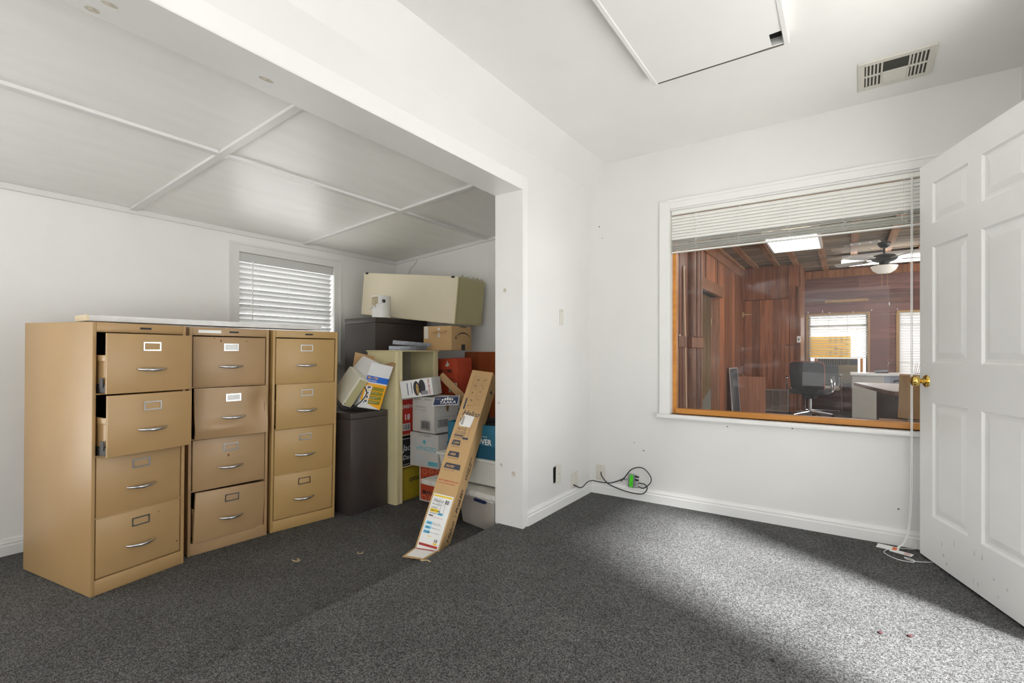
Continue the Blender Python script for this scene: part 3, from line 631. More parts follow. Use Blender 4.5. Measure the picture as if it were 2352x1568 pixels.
# cream open locker
lk = thing('open_locker', 'tall cream metal locker without doors, stuffed with liquor boxes', 'locker', T(-1.225, -0.855, LOW))
lw_, ld_, lh_ = 0.475, 0.325, 1.178            # width along +y, depth to -x
s = MB()
s.box((-ld_, 0, 0), (0, 0.006, lh_)); s.build('side_panel', CREAM, lk, bevel=0.001)
MB().box((-ld_, lw_-0.006, 0), (0, lw_, lh_)).build('side_panel', CREAM, lk, bevel=0.001)
MB().box((-ld_, 0.006, 0), (-ld_+0.004, lw_-0.006, lh_)).build('back_panel', mat('grey_inside', (0.42, 0.42, 0.38), 0.5), lk)
MB().box((-ld_-0.01, -0.006, lh_), (0.008, lw_+0.006, lh_+0.010)).build('top_panel', CREAM, lk, bevel=0.002)
MB().box((-0.012, 0.006, 0), (0.006, 0.034, lh_)).build('post', CREAM, lk, bevel=0.002)
MB().box((-0.020, 0.040, 0), (0.003, 0.072, lh_)).build('post', CREAM, lk, bevel=0.002)
MB().box((-0.012, lw_-0.055, 0), (0.004, lw_-0.006, lh_)).build('post', CREAM, lk, bevel=0.002)
for z in (0.265, 0.515): MB().box((-ld_+0.004, 0.074, z), (-0.022, lw_-0.058, z+0.008)).build('shelf', CREAM, lk)
# boxes standing inside the locker
b = carton('liquor_box', 'mustard yellow liquor box on the locker floor, print upside down', T(-1.252, -0.775, LOW+0.001), 0.26, 0.30, 0.255, OCHRE)
m_ = MB(); Mx = frame((0.0009, 0.285, 0.17), (0, -1, 0), (0, 0, -1)); m_.text('Captain', 0.062, Mx, shear=0.35, bold=0.01); m_.build('lettering', INK, b)
m_ = MB(); frame_rect(m_, 0.01, 0.01, 0.29, 0.245, 0.004, FR(0, 0)); m_.build('border', mat('ochre_dark', (0.2, 0.15, 0.01), 0.5), b)
b = carton('liquor_box', 'black liquor box with white script inside the locker', T(-1.252, -0.775, LOW+0.275), 0.26, 0.30, 0.225, mat('black_carton', (0.02, 0.02, 0.022), 0.5))
m_ = MB(); m_.text('Jack', 0.07, FR(0.02, 0.12), shear=0.2); m_.text('Daniels', 0.05, FR(0.02, 0.05), shear=0.2); frame_rect(m_, 0.008, 0.01, 0.29, 0.215, 0.003, FR(0, 0)); m_.build('lettering', PAPER, b)
b = carton('liquor_box', 'red vodka box with white capitals on the locker shelf', T(-1.252, -0.775, LOW+0.524), 0.26, 0.30, 0.30, RED)
m_ = MB(); m_.text('SMIRNOFF', 0.042, FR(0.012, 0.205), bold=0.02); m_.text('18', 0.062, FR(0.035, 0.115), bold=0.03); m_.rect(0.02, 0.03, 0.10, 0.085, FR(0, 0)); m_.rect(0, 0.275, 0.30, 0.29, FR(0, 0)); m_.build('white_print', PAPER, b)
m_ = MB(); barcode(m_, 0.026, 0.036, 0.095, 0.08, FR(0, 0, 0.0014)); m_.build('barcode', INK, b)
bg_ = thing('black_bundle', 'crumpled black cloth bundle on the red box in the locker', 'cloth', T(-1.36, -0.63, LOW+0.826))
g = MB(); rr = random.Random(9)
for i in range(12):
    for j in range(12):
        pass
N_ = 16; vs = []; fs = []
for i in range(N_):
    for j in range(N_):
        u = i/(N_-1)*2-1; v = j/(N_-1)*2-1; hgt = 0.085*max(0, (1-u*u)*(1-v*v))**0.4
        vs.append((u*0.10+rr.uniform(-.006, .006), v*0.13+rr.uniform(-.006, .006), hgt*(0.75+rr.uniform(0, 0.4))))
for i in range(N_-1):
    for j in range(N_-1): q = i*N_+j; fs.append((q, q+N_, q+N_+1, q+1))
g.add(vs, fs, smooth=True); g.build('folds', mat('black_cloth', (0.012, 0.012, 0.014), 0.9), bg_)

# column of boxes in front of the locker
b = carton('liquor_box', 'orange red tequila mix box at the bottom of the box column', T(-0.87, -0.655, LOW+0.001), 0.30, 0.30, 0.285, WCARD)
m_ = MB(); m_.rect(0.012, 0.012, 0.29, 0.275, FL(0.30, 0, 0)); m_.build('red_panel', ORED, b)
m_ = MB(); m_.text('Cuervo', 0.085, FL(0.30, 0.02, 0.135, 0.0014), shear=0.25, bold=0.02); m_.text('MARGARITA', 0.045, FL(0.30, 0.035, 0.06, 0.0014), bold=0.02); m_.build('lettering', INK, b)
m_ = MB()
for (u, v, a) in ((0.05, 0.03, 0.03), (0.1, 0.075, 0.025), (0.13, 0.03, 0.03), (0.2, 0.05, 0.03), (0.06, 0.235, 0.026), (0.13, 0.245, 0.022), (0.2, 0.24, 0.028)):
    pts = [(u+a*math.cos(q*math.pi/6), v+a*0.7*math.sin(q*math.pi/6)) for q in range(12)]; pi = [(u+(a-0.004)*math.cos(q*math.pi/6), v+(a-0.004)*0.7*math.sin(q*math.pi/6)) for q in range(12)]
    for q in range(12): r_ = (q+1) % 12; m_.add([(*pts[q], 0), (*pts[r_], 0), (*pi[r_], 0), (*pi[q], 0)], [(0, 1, 2, 3)], FL(0.30, 0, 0, 0.0012))
m_.build('ring_ornament', mat('peach_print', (0.75, 0.4, 0.28), 0.5), b)
b = carton('liquor_box', 'pale grey liqueur box with teal lettering and emblem', T(-0.912, -0.715, LOW+0.288, R(0.5)), 0.298, 0.31, 0.262, GREYCARD, tape=mat('clear_tape', (0.5, 0.48, 0.45), 0.2))
m_ = MB(); m_.text('HPNOTIQ', 0.046, FL(0.298, 0.072, 0.128), bold=0.008); m_.build('teal_lettering', TEAL, b)
m_ = MB(); disc(m_, FL(0.298, 0.155, 0.195), 0.015, 0.016); m_.build('teal_emblem', TEAL, b)
MB().rect(0.196, 0.02, 0.29, 0.05, FL(0.298, 0, 0)).build('teal_panel', TEAL, b)
m_ = MB(); m_.text('HQ', 0.14, FL(0.298, 0.045, 0.125, 0.0004)); m_.text('PN', 0.12, FL(0.298, 0.05, 0.012, 0.0004)); m_.build('pale_lettering', mat('pale_teal_print', (0.47, 0.53, 0.56), 0.6), b)
m_ = MB(); m_.text('LOT 16222026', 0.020, FL(0.298, 0.10, 0.238)); m_.build('stamped_code', INKG, b)
b = carton('liquor_box', 'whitish vodka box with torn navy flap hanging open', T(-0.897, -0.775, LOW+0.566, R(-7)), 0.262, 0.26, 0.268, GREYCARD, lid=False)
m_ = MB(); frame_rect(m_, 0.105, 0.02, 0.215, 0.088, 0.003, FL(0.262, 0, 0)); barcode(m_, 0.112, 0.028, 0.208, 0.082, FL(0.262, 0, 0)); frame_rect(m_, 0.035, 0.045, 0.135, 0.10, 0.003, FR(0, 0)); barcode(m_, 0.04, 0.05, 0.13, 0.095, FR(0, 0)); m_.build('barcode', INK, b)
m_ = MB(); m_.text('12 BOTTLES', 0.018, FL(0.262, 0.012, 0.243)); m_.text('80 PROOF', 0.018, FL(0.262, 0.15, 0.243)); m_.text('16 BROWN ME HT  CA', 0.014, FL(0.262, 0.03, 0.185)); m_.text('TX  H P  12X1L   HOT  II', 0.014, FL(0.262, 0.03, 0.163)); m_.build('stamped_print', INKG, b)
m_ = MB(); frame_rect(m_, 0.012, -0.01, 0.20, 0.12, 0.0018, FR(0, 0)); m_.build('tear_line', INKG, b)
m_ = MB(); disc(m_, FR(0.13, 0.20), 0.016, 0.045, 10); m_.build('torn_handle_hole', INKBR, b)
fl = MB(); fl.box((-0.262, 0.005, 0.262), (0.0, 0.25, 0.266)); fl.build('top_flap', WCARD, b)
Mf = frame((0.008, 0.0, 0.268), (0.82, 0.57, 0.06), (-0.50, 0.62, 0.60)) @ Matrix.Translation((0, -0.085, 0))
fw = MB(); fw.box((-0.005, 0, -0.003), (0.185, 0.10, 0.0)); fo = fw.build('hanging_flap', WCARD, b, Mf, bevel=0.001)
m_ = MB(); m_.rect(0.0, 0.006, 0.18, 0.094, Matrix.Translation((0, 0, 0.0007))); m_.build('navy_panel', NAVY, fo)
m_ = MB(); Mz = Matrix.Translation((0, 0, 0.0014)); m_.text('TAAKA', 0.044, Mz @ Matrix.Translation((0.045, 0.015, 0)), bold=0.02, sx=0.85); m_.text('80 PROOF', 0.013, Mz @ Matrix.Translation((0.122, 0.078, 0))); m_.text('VODKA', 0.012, Mz @ Matrix.Translation((0.008, 0.066, 0)))
for k in range(5): m_.poly([(0.055+k*0.018, 0.052, 0), (0.071+k*0.018, 0.052, 0), (0.069+k*0.018, 0.066+0.01*(2-abs(k-2)), 0), (0.063+k*0.018, 0.072+0.008*(2-abs(k-2)), 0), (0.057+k*0.018, 0.066+0.01*(2-abs(k-2)), 0)], Mz)
m_.build('white_crest', PAPER, fo)
# grill box
b = carton('appliance_box', 'white appliance box picturing a black contact grill, tilted on the vodka box', T(-0.935, -0.742, LOW+0.852, R(20), 0, R(-8)), 0.265, 0.17, 0.135, WCARD)
m_ = MB()
disc(m_, FL(0.265, 0.135, 0.066), 0.026, 0.056, 16); disc(m_, FL(0.265, 0.18, 0.07), 0.028, 0.058, 16); m_.build('grill_picture', mat('charcoal_print', (0.03, 0.03, 0.035), 0.5), b)
m_ = MB(); disc(m_, FL(0.265, 0.142, 0.06, 0.0014), 0.011, 0.043, 12); m_.build('food_picture', mat('food_print', (0.55, 0.36, 0.12), 0.6, var=0.8, vscale=120), b)
m_ = MB(); m_.rect(0.058, 0.02, 0.064, 0.115, FL(0.265, 0, 0)); m_.rect(0.093, 0.03, 0.098, 0.115, FL(0.265, 0, 0)); m_.build('blue_print', NAVY, b)
m_ = MB(); m_.text('GRILL MACHINE', 0.016, frame((-0.265+0.232, -0.0008, 0.128), (0, 0, -1), (1, 0, 0)), bold=0.02); m_.build('red_lettering', RED, b)
m_ = MB(); m_.rect(0.17, 0.012, 0.225, 0.04, FL(0.265, 0, 0, 0.0018)); m_.build('grey_caption', mat('grey_print', (0.25, 0.25, 0.28), 0.5), b)

# behind: whisky box on a plain carton, strip of board, stained panel
carton('plain_carton', 'plain brown carton under the red whisky box, behind the box column', T(-1.09, -0.30, LOW+0.001), 0.30, 0.36, 0.80, CARD)
b = carton('liquor_box', 'red whisky box with rooster emblem standing behind the brown cardboard strip', T(-1.115, -0.25, LOW+0.812, 0, 0, R(-3)), 0.235, 0.20, 0.315, ORED)
m_ = MB(); m_.text('EARLY TIMES', 0.040, FL(0.235, 0.012, 0.19), bold=0.03, sx=0.72); m_.text('Kentucky Whisky', 0.022, FL(0.235, 0.04, 0.125), shear=0.3); m_.build('lettering', INK, b)
m_ = MB(); m_.rect(0.13, 0.02, 0.225, 0.10, FL(0.235, 0, 0)); m_.poly([(0.10, 0.245, 0), (0.14, 0.245, 0), (0.15, 0.27, 0), (0.135, 0.268, 0), (0.128, 0.30, 0), (0.118, 0.275, 0), (0.108, 0.262, 0)], FL(0.235, 0, 0)); m_.build('white_print', mat('offwhite_print', (0.7, 0.66, 0.6), 0.5), b)
m_ = MB(); rr = random.Random(2)
for i in range(7):
    for j in range(6):
        if rr.random() < 0.55: m_.rect(0.133+i*0.013, 0.023+j*0.0125, 0.144+i*0.013, 0.033+j*0.0125, FL(0.235, 0, 0, 0.0014))
m_.build('pictures_grid', INK, b)
st = MB(); st.box((0, 0, 0), (0.055, 0.012, 0.42)); o = st.build('cardboard_strip', CARD, None, T(-0.80, -0.41, LOW+0.68, R(28), 0, R(-46)), bevel=0.001)
tag(o, 'brown cardboard strip leaning diagonally across the red whisky box', 'cardboard strip')
o = MB().box((-0.60, 0, 0), (0, 0.018, 1.18)).build('wood_panel', ORWOOD, None, T(-0.79, 0.10, LOW, 0, R(-3.2)), bevel=0.001)
tag(o, 'orange stained wooden panel leaning on the end wall of the lower room', 'panel')

# on top of the locker: slides and a crumpled shipping box
RAIL = MB()
RAIL.box((0, -0.002, 0), (0.31, 0.0, 0.032)); RAIL.box((0, 0, 0), (0.31, 0.012, 0.002)); RAIL.box((0, 0, 0.030), (0.31, 0.012, 0.032)); RAIL.cyl((0.02, -0.004, 0.016), (0.02, 0.0, 0.016), 0.007, 8); RAIL.cyl((0.29, -0.004, 0.016), (0.29, 0, 0.016), 0.006, 8); RAIL.cyl((0.265, -0.004, 0.016), (0.265, 0, 0.016), 0.005, 8)
rm = RAIL.mesh('drawer_slide', mat('dark_zinc', (0.22, 0.23, 0.25), 0.35, 0.9, var=0.2, vscale=40))
ZT = LOW+1.188
o = inst(rm, 'drawer_slide', None, T(-1.36, -0.80, ZT+0.002, R(62))); tag(o, 'steel drawer slide lying flat along the locker top edge', 'drawer slide', 'loose drawer slides')
o = inst(rm, 'drawer_slide', None, T(-1.44, -0.69, ZT+0.052, R(52), R(4), R(4.5))); tag(o, 'steel drawer slide propped at an angle behind the flat one', 'drawer slide', 'loose drawer slides')
b = carton('shipping_box', 'crumpled brown shipping box with curved arrow logo under the cream wall bin', T(-1.062, -0.395, ZT+0.002, R(2)), 0.31, 0.27, 0.208, CARDL, lid=False, tape=None)
m_ = MB()   # curved smile arrow, upside down as on the tipped box
ar = []; n = 14
for i in range(n+1):
    a = R(35+110*i/n); ar.append((0.155-0.115*math.cos(a), 0.062+0.085*math.sin(a), 0.006+0.004*math.sin(math.pi*i/n)))
pts = [(p[0], p[1]+p[2]/2) for p in ar]+[(p[0], p[1]-p[2]/2) for p in reversed(ar)]
for i in range(n): m_.add([(ar[i][0], ar[i][1]-ar[i][2]/2, 0), (ar[i+1][0], ar[i+1][1]-ar[i+1][2]/2, 0), (ar[i+1][0], ar[i+1][1]+ar[i+1][2]/2, 0), (ar[i][0], ar[i][1]+ar[i][2]/2, 0)], [(0, 1, 2, 3)], FR(0, 0))
m_.poly([(0.045, 0.095, 0), (0.075, 0.098, 0), (0.055, 0.108, 0), (0.052, 0.128, 0)], FR(0, 0)); m_.build('arrow_logo', INK, b)
m_ = MB(); m_.rect(0.13, 0.0, 0.18, 0.05, FR(0, 0)); m_.text('amazon', 0.03, frame((0.0009, 0.20, 0.205), (0, -1, 0), (0, 0, -1)), bold=0.02); m_.build('black_tape_label', INK, b)
m_ = MB(); m_.rect(0.01, 0.10, 0.055, 0.205, FL(0.31, 0, 0)); m_.rect(0.16, 0.11, 0.185, 0.19, FL(0.31, 0, 0)); m_.build('shiny_tape', mat('shiny_tape', (0.72, 0.68, 0.62), 0.15), b)
m_ = MB(); m_.box((-0.20, -0.03, 0), (-0.06, 0.0, 0.003)); m_.build('bent_flap', CARDL, b, T(0, 0, 0.165, 0, R(35)))

# cream wall bin on top
bn = thing('wall_bin', 'long cream overhead storage bin tilted on top of the pile', 'storage bin', T(-1.112, -0.302, 1.306) @ Matrix.Rotation(R(6.6), 4, 'Y') @ Matrix.Rotation(R(2.0), 4, 'Z'))
MB().box((-1.17, 0.012, 0.0), (-0.002, 0.38, 0.40)).build('body', OLIVE, bn, bevel=0.002)
MB().box((-1.172, 0.0, 0.004), (0.0, 0.011, 0.402)).build('door_panel', CREAMF, bn, bevel=0.002)
t = MB(); t.box((-1.172, -0.003, 0.0), (0.0, 0.012, 0.004)); t.box((-0.006, -0.003, 0.004), (0.0, 0.0, 0.40)); t.build('edge_strip', CREAM, bn)
for x in (-1.13, -0.06): MB().box((x-0.018, -0.002, 0.388), (x+0.018, 0.004, 0.404)).build('hinge_notch', BLACK, bn)
MB().box((0.001, 0.02, 0.015), (0.0035, 0.375, 0.392)).build('end_panel', OLIVE, bn, bevel=0.001)
jt = MB(); rr = random.Random(4); xs_ = [0.03+0.0165*i for i in range(21)]; up = [0.40+rr.choice((0.004, 0.012, 0.02, 0.008)) for _ in xs_]
for i in range(20): jt.poly([(0.0015, xs_[i], 0.392), (0.0015, xs_[i+1], 0.392), (0.0015, xs_[i+1], up[i]), (0.0015, xs_[i], up[i])])
jt.build('torn_paper_edge', mat('torn_paper', (0.55, 0.5, 0.36), 0.8), bn)

# paint can
pc = thing('paint_can', 'white gallon paint can with drips standing on the tall brown cabinet', 'paint can', T(-1.80, -0.50, LOW+1.478, R(0)))
MB().lathe([(0.0, 0), (0.080, 0), (0.083, 0.002), (0.083, 0.006), (0.081, 0.008), (0.081, 0.184), (0.083, 0.187), (0.083, 0.193), (0.074, 0.193), (0.073, 0.188), (0.0, 0.188)], 32, None).build('can', WHITEPL, pc, ang=40)
MB().lathe([(0.0, 0.1885), (0.072, 0.1885), (0.074, 0.195), (0.066, 0.196), (0.064, 0.191), (0.0, 0.191)], 32).build('lid', STEEL, pc)
dr_ = MB(); rr = random.Random(8)
for i in range(16):
    a0 = R(-140+i*5.0); a1 = R(-140+(i+1)*5.0); z = 0.075+rr.uniform(0, 0.05) if i < 14 else 0.12
    dr_.add([(0.0815*math.cos(a0), 0.0815*math.sin(a0), z), (0.0815*math.cos(a1), 0.0815*math.sin(a1), z), (0.0815*math.cos(a1), 0.0815*math.sin(a1), 0.184), (0.0815*math.cos(a0), 0.0815*math.sin(a0), 0.184)], [(0, 1, 2, 3)])
dr_.build('paint_drips', mat('beige_paint_drip', (0.48, 0.40, 0.25), 0.4, var=0.2, vscale=60), pc)
er = MB()
for a in (R(-25), R(155)): er.lathe([(0, 0), (0.016, 0), (0.014, 0.004), (0, 0.005)], 14, frame((0.0815*math.cos(a), 0.0815*math.sin(a), 0.145), (-math.sin(a), math.cos(a), 0), (0, 0, 1)))
er.build('handle_ear', BLACK, pc)
hb = []
for i in range(13):
    a = R(-25-180*i/12); k = math.sin(math.pi*i/12); hb.append(((0.086+0.02*k)*math.cos(a), (0.086+0.02*k)*math.sin(a), 0.145-0.075*k))
MB().tube(hb, 0.0016, 6).build('wire_handle', STEEL, pc)

# printer box, beige machine and open carton on the short brown cabinet
ZS = LOW+0.732
fwd = Vector((-math.sin(R(34.4)), math.cos(R(34.4)), 0))
Rm = Matrix.Rotation(R(17), 4, fwd)     # leaning to the right
pb = thing('printer_box', 'white printer carton with orange and blue printed side, leaning on the short brown cabinet', 'box', Matrix.Translation((-1.320, -1.130, ZS+0.040)) @ Rm @ Matrix.Rotation(R(-10), 4, 'Z'))
pw, pd, ph = 0.24, 0.185, 0.245
s = MB(); s.box((-pw, 0, 0), (0, 0.003, ph)); s.box((-pw, pd-0.003, 0), (0, pd, ph)); s.box((-pw, 0.003, 0), (-pw+0.003, pd-0.003, ph)); s.box((-0.003, 0.003, 0), (0, pd-0.003, ph)); s.box((-pw, 0.003, 0), (0, pd-0.003, 0.003)); s.build('carton_body', WCARD, pb)
MB().box((-0.003, 0.0, 0), (0.0, pd, 0.10)).build('raised_flap', WCARD, pb, T(0, 0, ph, 0, 0, R(3)))
MB().box((-pw, 0.0, 0), (0.0, 0.003, 0.12)).build('raised_flap', WCARD, pb, T(0, 0, ph, 0, R(-28)))
MB().box((-pw+0.01, 0.0, 0), (-0.01, 0.003, 0.13)).build('inner_flap', CARD, pb, T(0, pd-0.004, ph, 0, R(-12)))
MB().box((0.0, 0.0, 0), (0.003, pd, 0.12)).build('inner_flap', CARD, pb, T(-pw+0.001, 0, ph, 0, 0, R(-16)))
def PR(e=0.0008): return frame((e, 0, 0), (0, 1, 0), (0, 0, 1))
m_ = MB(); m_.poly([(0.0, 0.06, 0), (pd, -0.0, 0), (pd, ph-0.055, 0), (0, ph-0.055, 0)], PR()); m_.build('orange_panel', ORNG, pb)
m_ = MB(); m_.rect(0, ph-0.045, pd, ph, PR()); m_.build('blue_band', BLUEP, pb)
m_ = MB(); m_.text('ML-1740', 0.024, PR(0.0014) @ Matrix.Translation((0.006, ph-0.022, 0)), shear=0.2, bold=0.02); m_.build('orange_lettering', ORNG, pb)
m_ = MB(); m_.text('LASER PRINTER', 0.012, PR(0.0014) @ Matrix.Translation((0.006, ph-0.039, 0)), bold=0.02)
for k in range(4): m_.rect(0.016, 0.038+k*0.034, 0.066, 0.068+k*0.034, PR(0.0012))
m_.text('Key Features', 0.009, PR(0.0014) @ Matrix.Translation((0.018, 0.176, 0)))
for k in range(4):
    m_.text(('Compact size and high-\nresolution print', 'Toner save and quick\nwarm up time', 'Simple installation', 'Fast')[k], 0.0075, PR(0.0018) @ Matrix.Translation((0.072, 0.054+k*0.034, 0)))
m_.build('white_print', PAPER, pb)
m_ = MB()
for k in range(4): m_.rect(0.068, 0.038+k*0.034, 0.168, 0.066+k*0.034, PR(0.0014))
m_.build('olive_captions', OLIVP, pb)
m_ = MB(); rr = random.Random(6)
for k in range(4):
    for q in range(4): u = 0.018+rr.uniform(0, 0.03); v = 0.04+k*0.034+rr.uniform(0, 0.016); m_.poly([(u, v, 0), (u+0.015, v+rr.uniform(-0.003, 0.006), 0), (u+0.012, v+0.010, 0), (u+0.003, v+0.008, 0)], PR(0.0016))
m_.build('thumbnail_pictures', SLATE, pb)
m_ = MB()
for k in range(7): m_.rect(pw-0.12-0.004*k, 0.06+k*0.018, pw-0.055-0.004*k+0.02*(k % 2), 0.0625+k*0.018, FL(pw, 0, 0))
m_.build('fine_print', INKG, pb)
m_ = MB(); m_.poly([(pw-0.10, 0.19, 0), (pw-0.06, 0.198, 0), (pw-0.09, 0.212, 0)], FL(pw, 0, 0)); m_.build('blue_triangle', NAVY, pb)
bm_ = thing('beige_machine', 'small beige metal machine with black cord, propped between cabinet and printer box', 'machine', Matrix.Translation((-1.345, -1.205, ZS+0.045)) @ Matrix.Rotation(R(34), 4, fwd) @ Matrix.Rotation(R(-8), 4, 'Z'))
MB().box((-0.20, -0.045, 0), (0, 0.035, 0.24)).build('housing', mat('putty_enamel', (0.62, 0.60, 0.50), 0.4), bm_, bevel=0.012, seg=3)
MB().box((0.0005, -0.036, 0.012), (0.004, 0.027, 0.228)).build('side_cover', OLIVE, bm_, bevel=0.002)
for (y, z) in ((-0.036, 0.022), (0.028, 0.218), (-0.034, 0.216)): MB().cyl((0.003, y, z), (0.0055, y, z), 0.003, 8).build('screw', INK, bm_)
MB().tube(smooth_path([(0.01, 0.02, 0.19), (0.035, 0.05, 0.16), (0.045, 0.04, 0.08), (0.03, 0.0, 0.0), (0.0, -0.03, -0.025), (-0.06, -0.04, -0.02)], 6), 0.004, 8).build('cord', CABLE, bm_)

# ------------------------------------------------------------------ tubs, boards and the blue box against the stub wall
tb = thing('storage_tub', 'translucent grey plastic tub on the floor behind the long lamp carton', 'tub', T(-0.235, -0.93, LOW, R(-12)))
s = MB(); w0, d0, h0 = 0.37, 0.40, 0.205
s.add([(-w0+0.02, 0.02, 0), (-0.02, 0.02, 0), (-0.02, d0-0.02, 0), (-w0+0.02, d0-0.02, 0), (-w0, 0, h0), (0, 0, h0), (0, d0, h0), (-w0, d0, h0)], [(0, 3, 2, 1), (4, 5, 6, 7), (0, 1, 5, 4), (1, 2, 6, 5), (2, 3, 7, 6), (3, 0, 4, 7)])
s.build('tub_body', CLEARPL, tb, bevel=0.012, seg=3)
MB().box((-w0-0.01, -0.012, h0), (0.01, d0+0.01, h0+0.018)).build('lid', TUBW, tb, bevel=0.004, seg=2)
MB().box((-0.17, -0.026, h0-0.012), (-0.06, -0.006, h0+0.006)).build('latch', NAVY, tb, bevel=0.002)
o = MB().box((-0.70, 0, 0), (0, 0.30, 0.034)).build('painted_board', mat('worn_white_board', (0.74, 0.73, 0.68), 0.5, var=0.18, vscale=18), None, T(-0.205, -0.955, LOW+0.229, R(-4), R(-1.0)), bevel=0.002)
tag(o, 'thick worn white painted board lying on the grey tub', 'board')
tb = thing('storage_tub', 'white lidded tub on the worn white board under the blue box', 'tub', T(-0.215, -0.85, LOW+0.272, R(-3)))
s = MB(); w0, d0, h0 = 0.60, 0.33, 0.165
s.add([(-w0+0.03, 0.02, 0), (-0.03, 0.02, 0), (-0.03, d0-0.02, 0), (-w0+0.03, d0-0.02, 0), (-w0, 0, h0), (0, 0, h0), (0, d0, h0), (-w0, d0, h0)], [(0, 3, 2, 1), (4, 5, 6, 7), (0, 1, 5, 4), (1, 2, 6, 5), (2, 3, 7, 6), (3, 0, 4, 7)])
s.build('tub_body', TUBW, tb, bevel=0.012, seg=3)
MB().box((-w0-0.012, -0.016, h0), (0.012, d0+0.01, h0+0.020)).build('lid', TUBW, tb, bevel=0.004, seg=2)
bb = thing('blue_box', 'open dark blue carton holding black cases, on the white lidded tub', 'box', T(-0.212, -0.848, LOW+0.459, R(-2)))
w0, d0, h0 = 0.50, 0.30, 0.225
s = MB(); s.box((-w0, 0, 0), (0, 0.004, h0)); s.box((-w0, d0-0.004, 0), (0, d0, h0)); s.box((-w0, 0.004, 0), (-w0+0.004, d0-0.004, h0)); s.box((-0.004, 0.004, 0), (0, d0-0.004, h0)); s.box((-w0, 0.004, 0), (0, d0-0.004, 0.004)); s.build('carton_body', BLUEC, bb, bevel=0.001)
MB().box((-w0-0.004, -0.003, 0), (0.002, d0+0.002, 0.085)).build('base_band', mat('deep_blue_carton', (0.014, 0.10, 0.18), 0.55), bb)
m_ = MB(); m_.text('POWER', 0.052, FL(w0, 0.215, 0.095), bold=0.03); m_.rect(0.22, 0.145, 0.36, 0.148, FL(w0, 0, 0)); m_.build('white_lettering', PAPER, bb)
def black_case(label, x, y, w_, d_, h_, rz, loop):
    k = thing('black_case', label, 'case', T(x, y, LOW+0.464, R(rz)))
    MB().box((-w_/2, -d_/2, 0), (w_/2, d_/2, h_-0.03)).build('body', BLACK, k, bevel=0.008, seg=2)
    MB().box((-w_/2+0.006, -d_/2+0.006, h_-0.03), (w_/2-0.006, d_/2-0.006, h_)).build('cap', BLACK, k, bevel=0.006, seg=2)
    if loop: MB().tube(smooth_path([(-0.05, 0, h_), (-0.03, 0, h_+0.028), (0.03, 0, h_+0.028), (0.05, 0, h_)], 5), 0.004, 8).build('carry_loop', CARDL, k)
black_case('black battery case with tan carry loop in the blue box, near the stub wall', -0.32, -0.70, 0.17, 0.18, 0.26, 5, True)
black_case('taller black case at the left end of the blue box', -0.60, -0.68, 0.16, 0.18, 0.31, -4, False)

# ------------------------------------------------------------------ long lamp carton leaning up
B0 = Vector((-0.502, -1.36, LOW+0.004)); Tp = Vector((-0.529, -0.781, 0.945))
wv = Vector((0.955, 0.295, 0)); up_ = (Tp-B0); LN = up_.length; up_ = up_.normalized(); wv = (wv-up_*wv.dot(up_)).normalized(); bk = up_.cross(wv)*-1
if bk.y < 0: bk = -bk
HM = Matrix(((wv.x, bk.x, up_.x, B0.x), (wv.y, bk.y, up_.y, B0.y), (wv.z, bk.z, up_.z, B0.z), (0, 0, 0, 1)))
hx = thing('lamp_tube_carton', 'long tan fluorescent tube carton with printed labels leaning up in the opening', 'box', HM)
HWd, HDp = 0.160, 0.125
MB().box((0, 0, 0.0), (HWd, HDp, LN)).build('carton_body', CARDL, hx, bevel=0.002)
FW = HM.inverted() @ frame((B0.x, B0.y, LOW+0.006), (wv.x, wv.y, 0), (wv.y*0.93+0.06, -wv.x*0.93, 0.02))
FW = HM.inverted() @ frame((B0.x, B0.y, LOW+0.006), (wv.x, wv.y, 0), (wv.y, -wv.x, 0.0)) @ Matrix(((1, 0.0, 0, 0), (0, 1, 0, 0), (0, 0, 1, 0), (0, 0, 0, 1)))
flp = MB().prism([(0.002, -0.002), (HWd-0.002, -0.002), (HWd-0.012, 0.13), (0.006, 0.14)], -0.003, 0.0); flo = flp.build('bottom_flap', CARDL, hx, FW)
m_ = MB(); m_.poly([(0.016, 0.002, 0), (HWd-0.012, 0.002, 0), (HWd-0.03, 0.12, 0), (0.018, 0.12, 0)], Matrix.Translation((0, 0, -0.0039))); m_.build('label_overlap', PAPER, flo)
m_ = MB(); m_.rect(0.02, 0.006, HWd-0.02, 0.018, Matrix.Translation((0, 0, -0.0046))); m_.build('red_strip', RED, flo)
def HF(u=0, v=0, e=0.0009): return frame((u, -e, v), (1, 0, 0), (0, 0, 1))
def HS(e=0.0009): return frame((HWd+e, 0, 0), (0, 0, 1), (0, -1, 0)) @ Matrix.Translation((0, -HDp, 0))
m_ = MB(); m_.rect(0.012, 0.004, HWd-0.010, 0.335, HF()); m_.build('white_label', PAPER, hx)
m_ = MB(); m_.rect(0.018, 0.318, HWd-0.016, 0.328, HF(e=0.0016)); m_.rect(0.022, 0.224, 0.078, 0.244, HF(e=0.0016)); m_.rect(0.108, 0.045, 0.132, 0.055, HF(e=0.0016)); m_.rect(0.058, 0.083, 0.08, 0.087, HF(e=0.0016)); m_.build('yellow_print', YEL, hx)
m_ = MB()
for z in (0.150, 0.124, 0.098): m_.rect(0.022, z, 0.064, z+0.018, HF(e=0.0016))
m_.rect(0.078, 0.212, 0.115, 0.226, HF(e=0.0016)); m_.build('cyan_print', CYAN, hx)
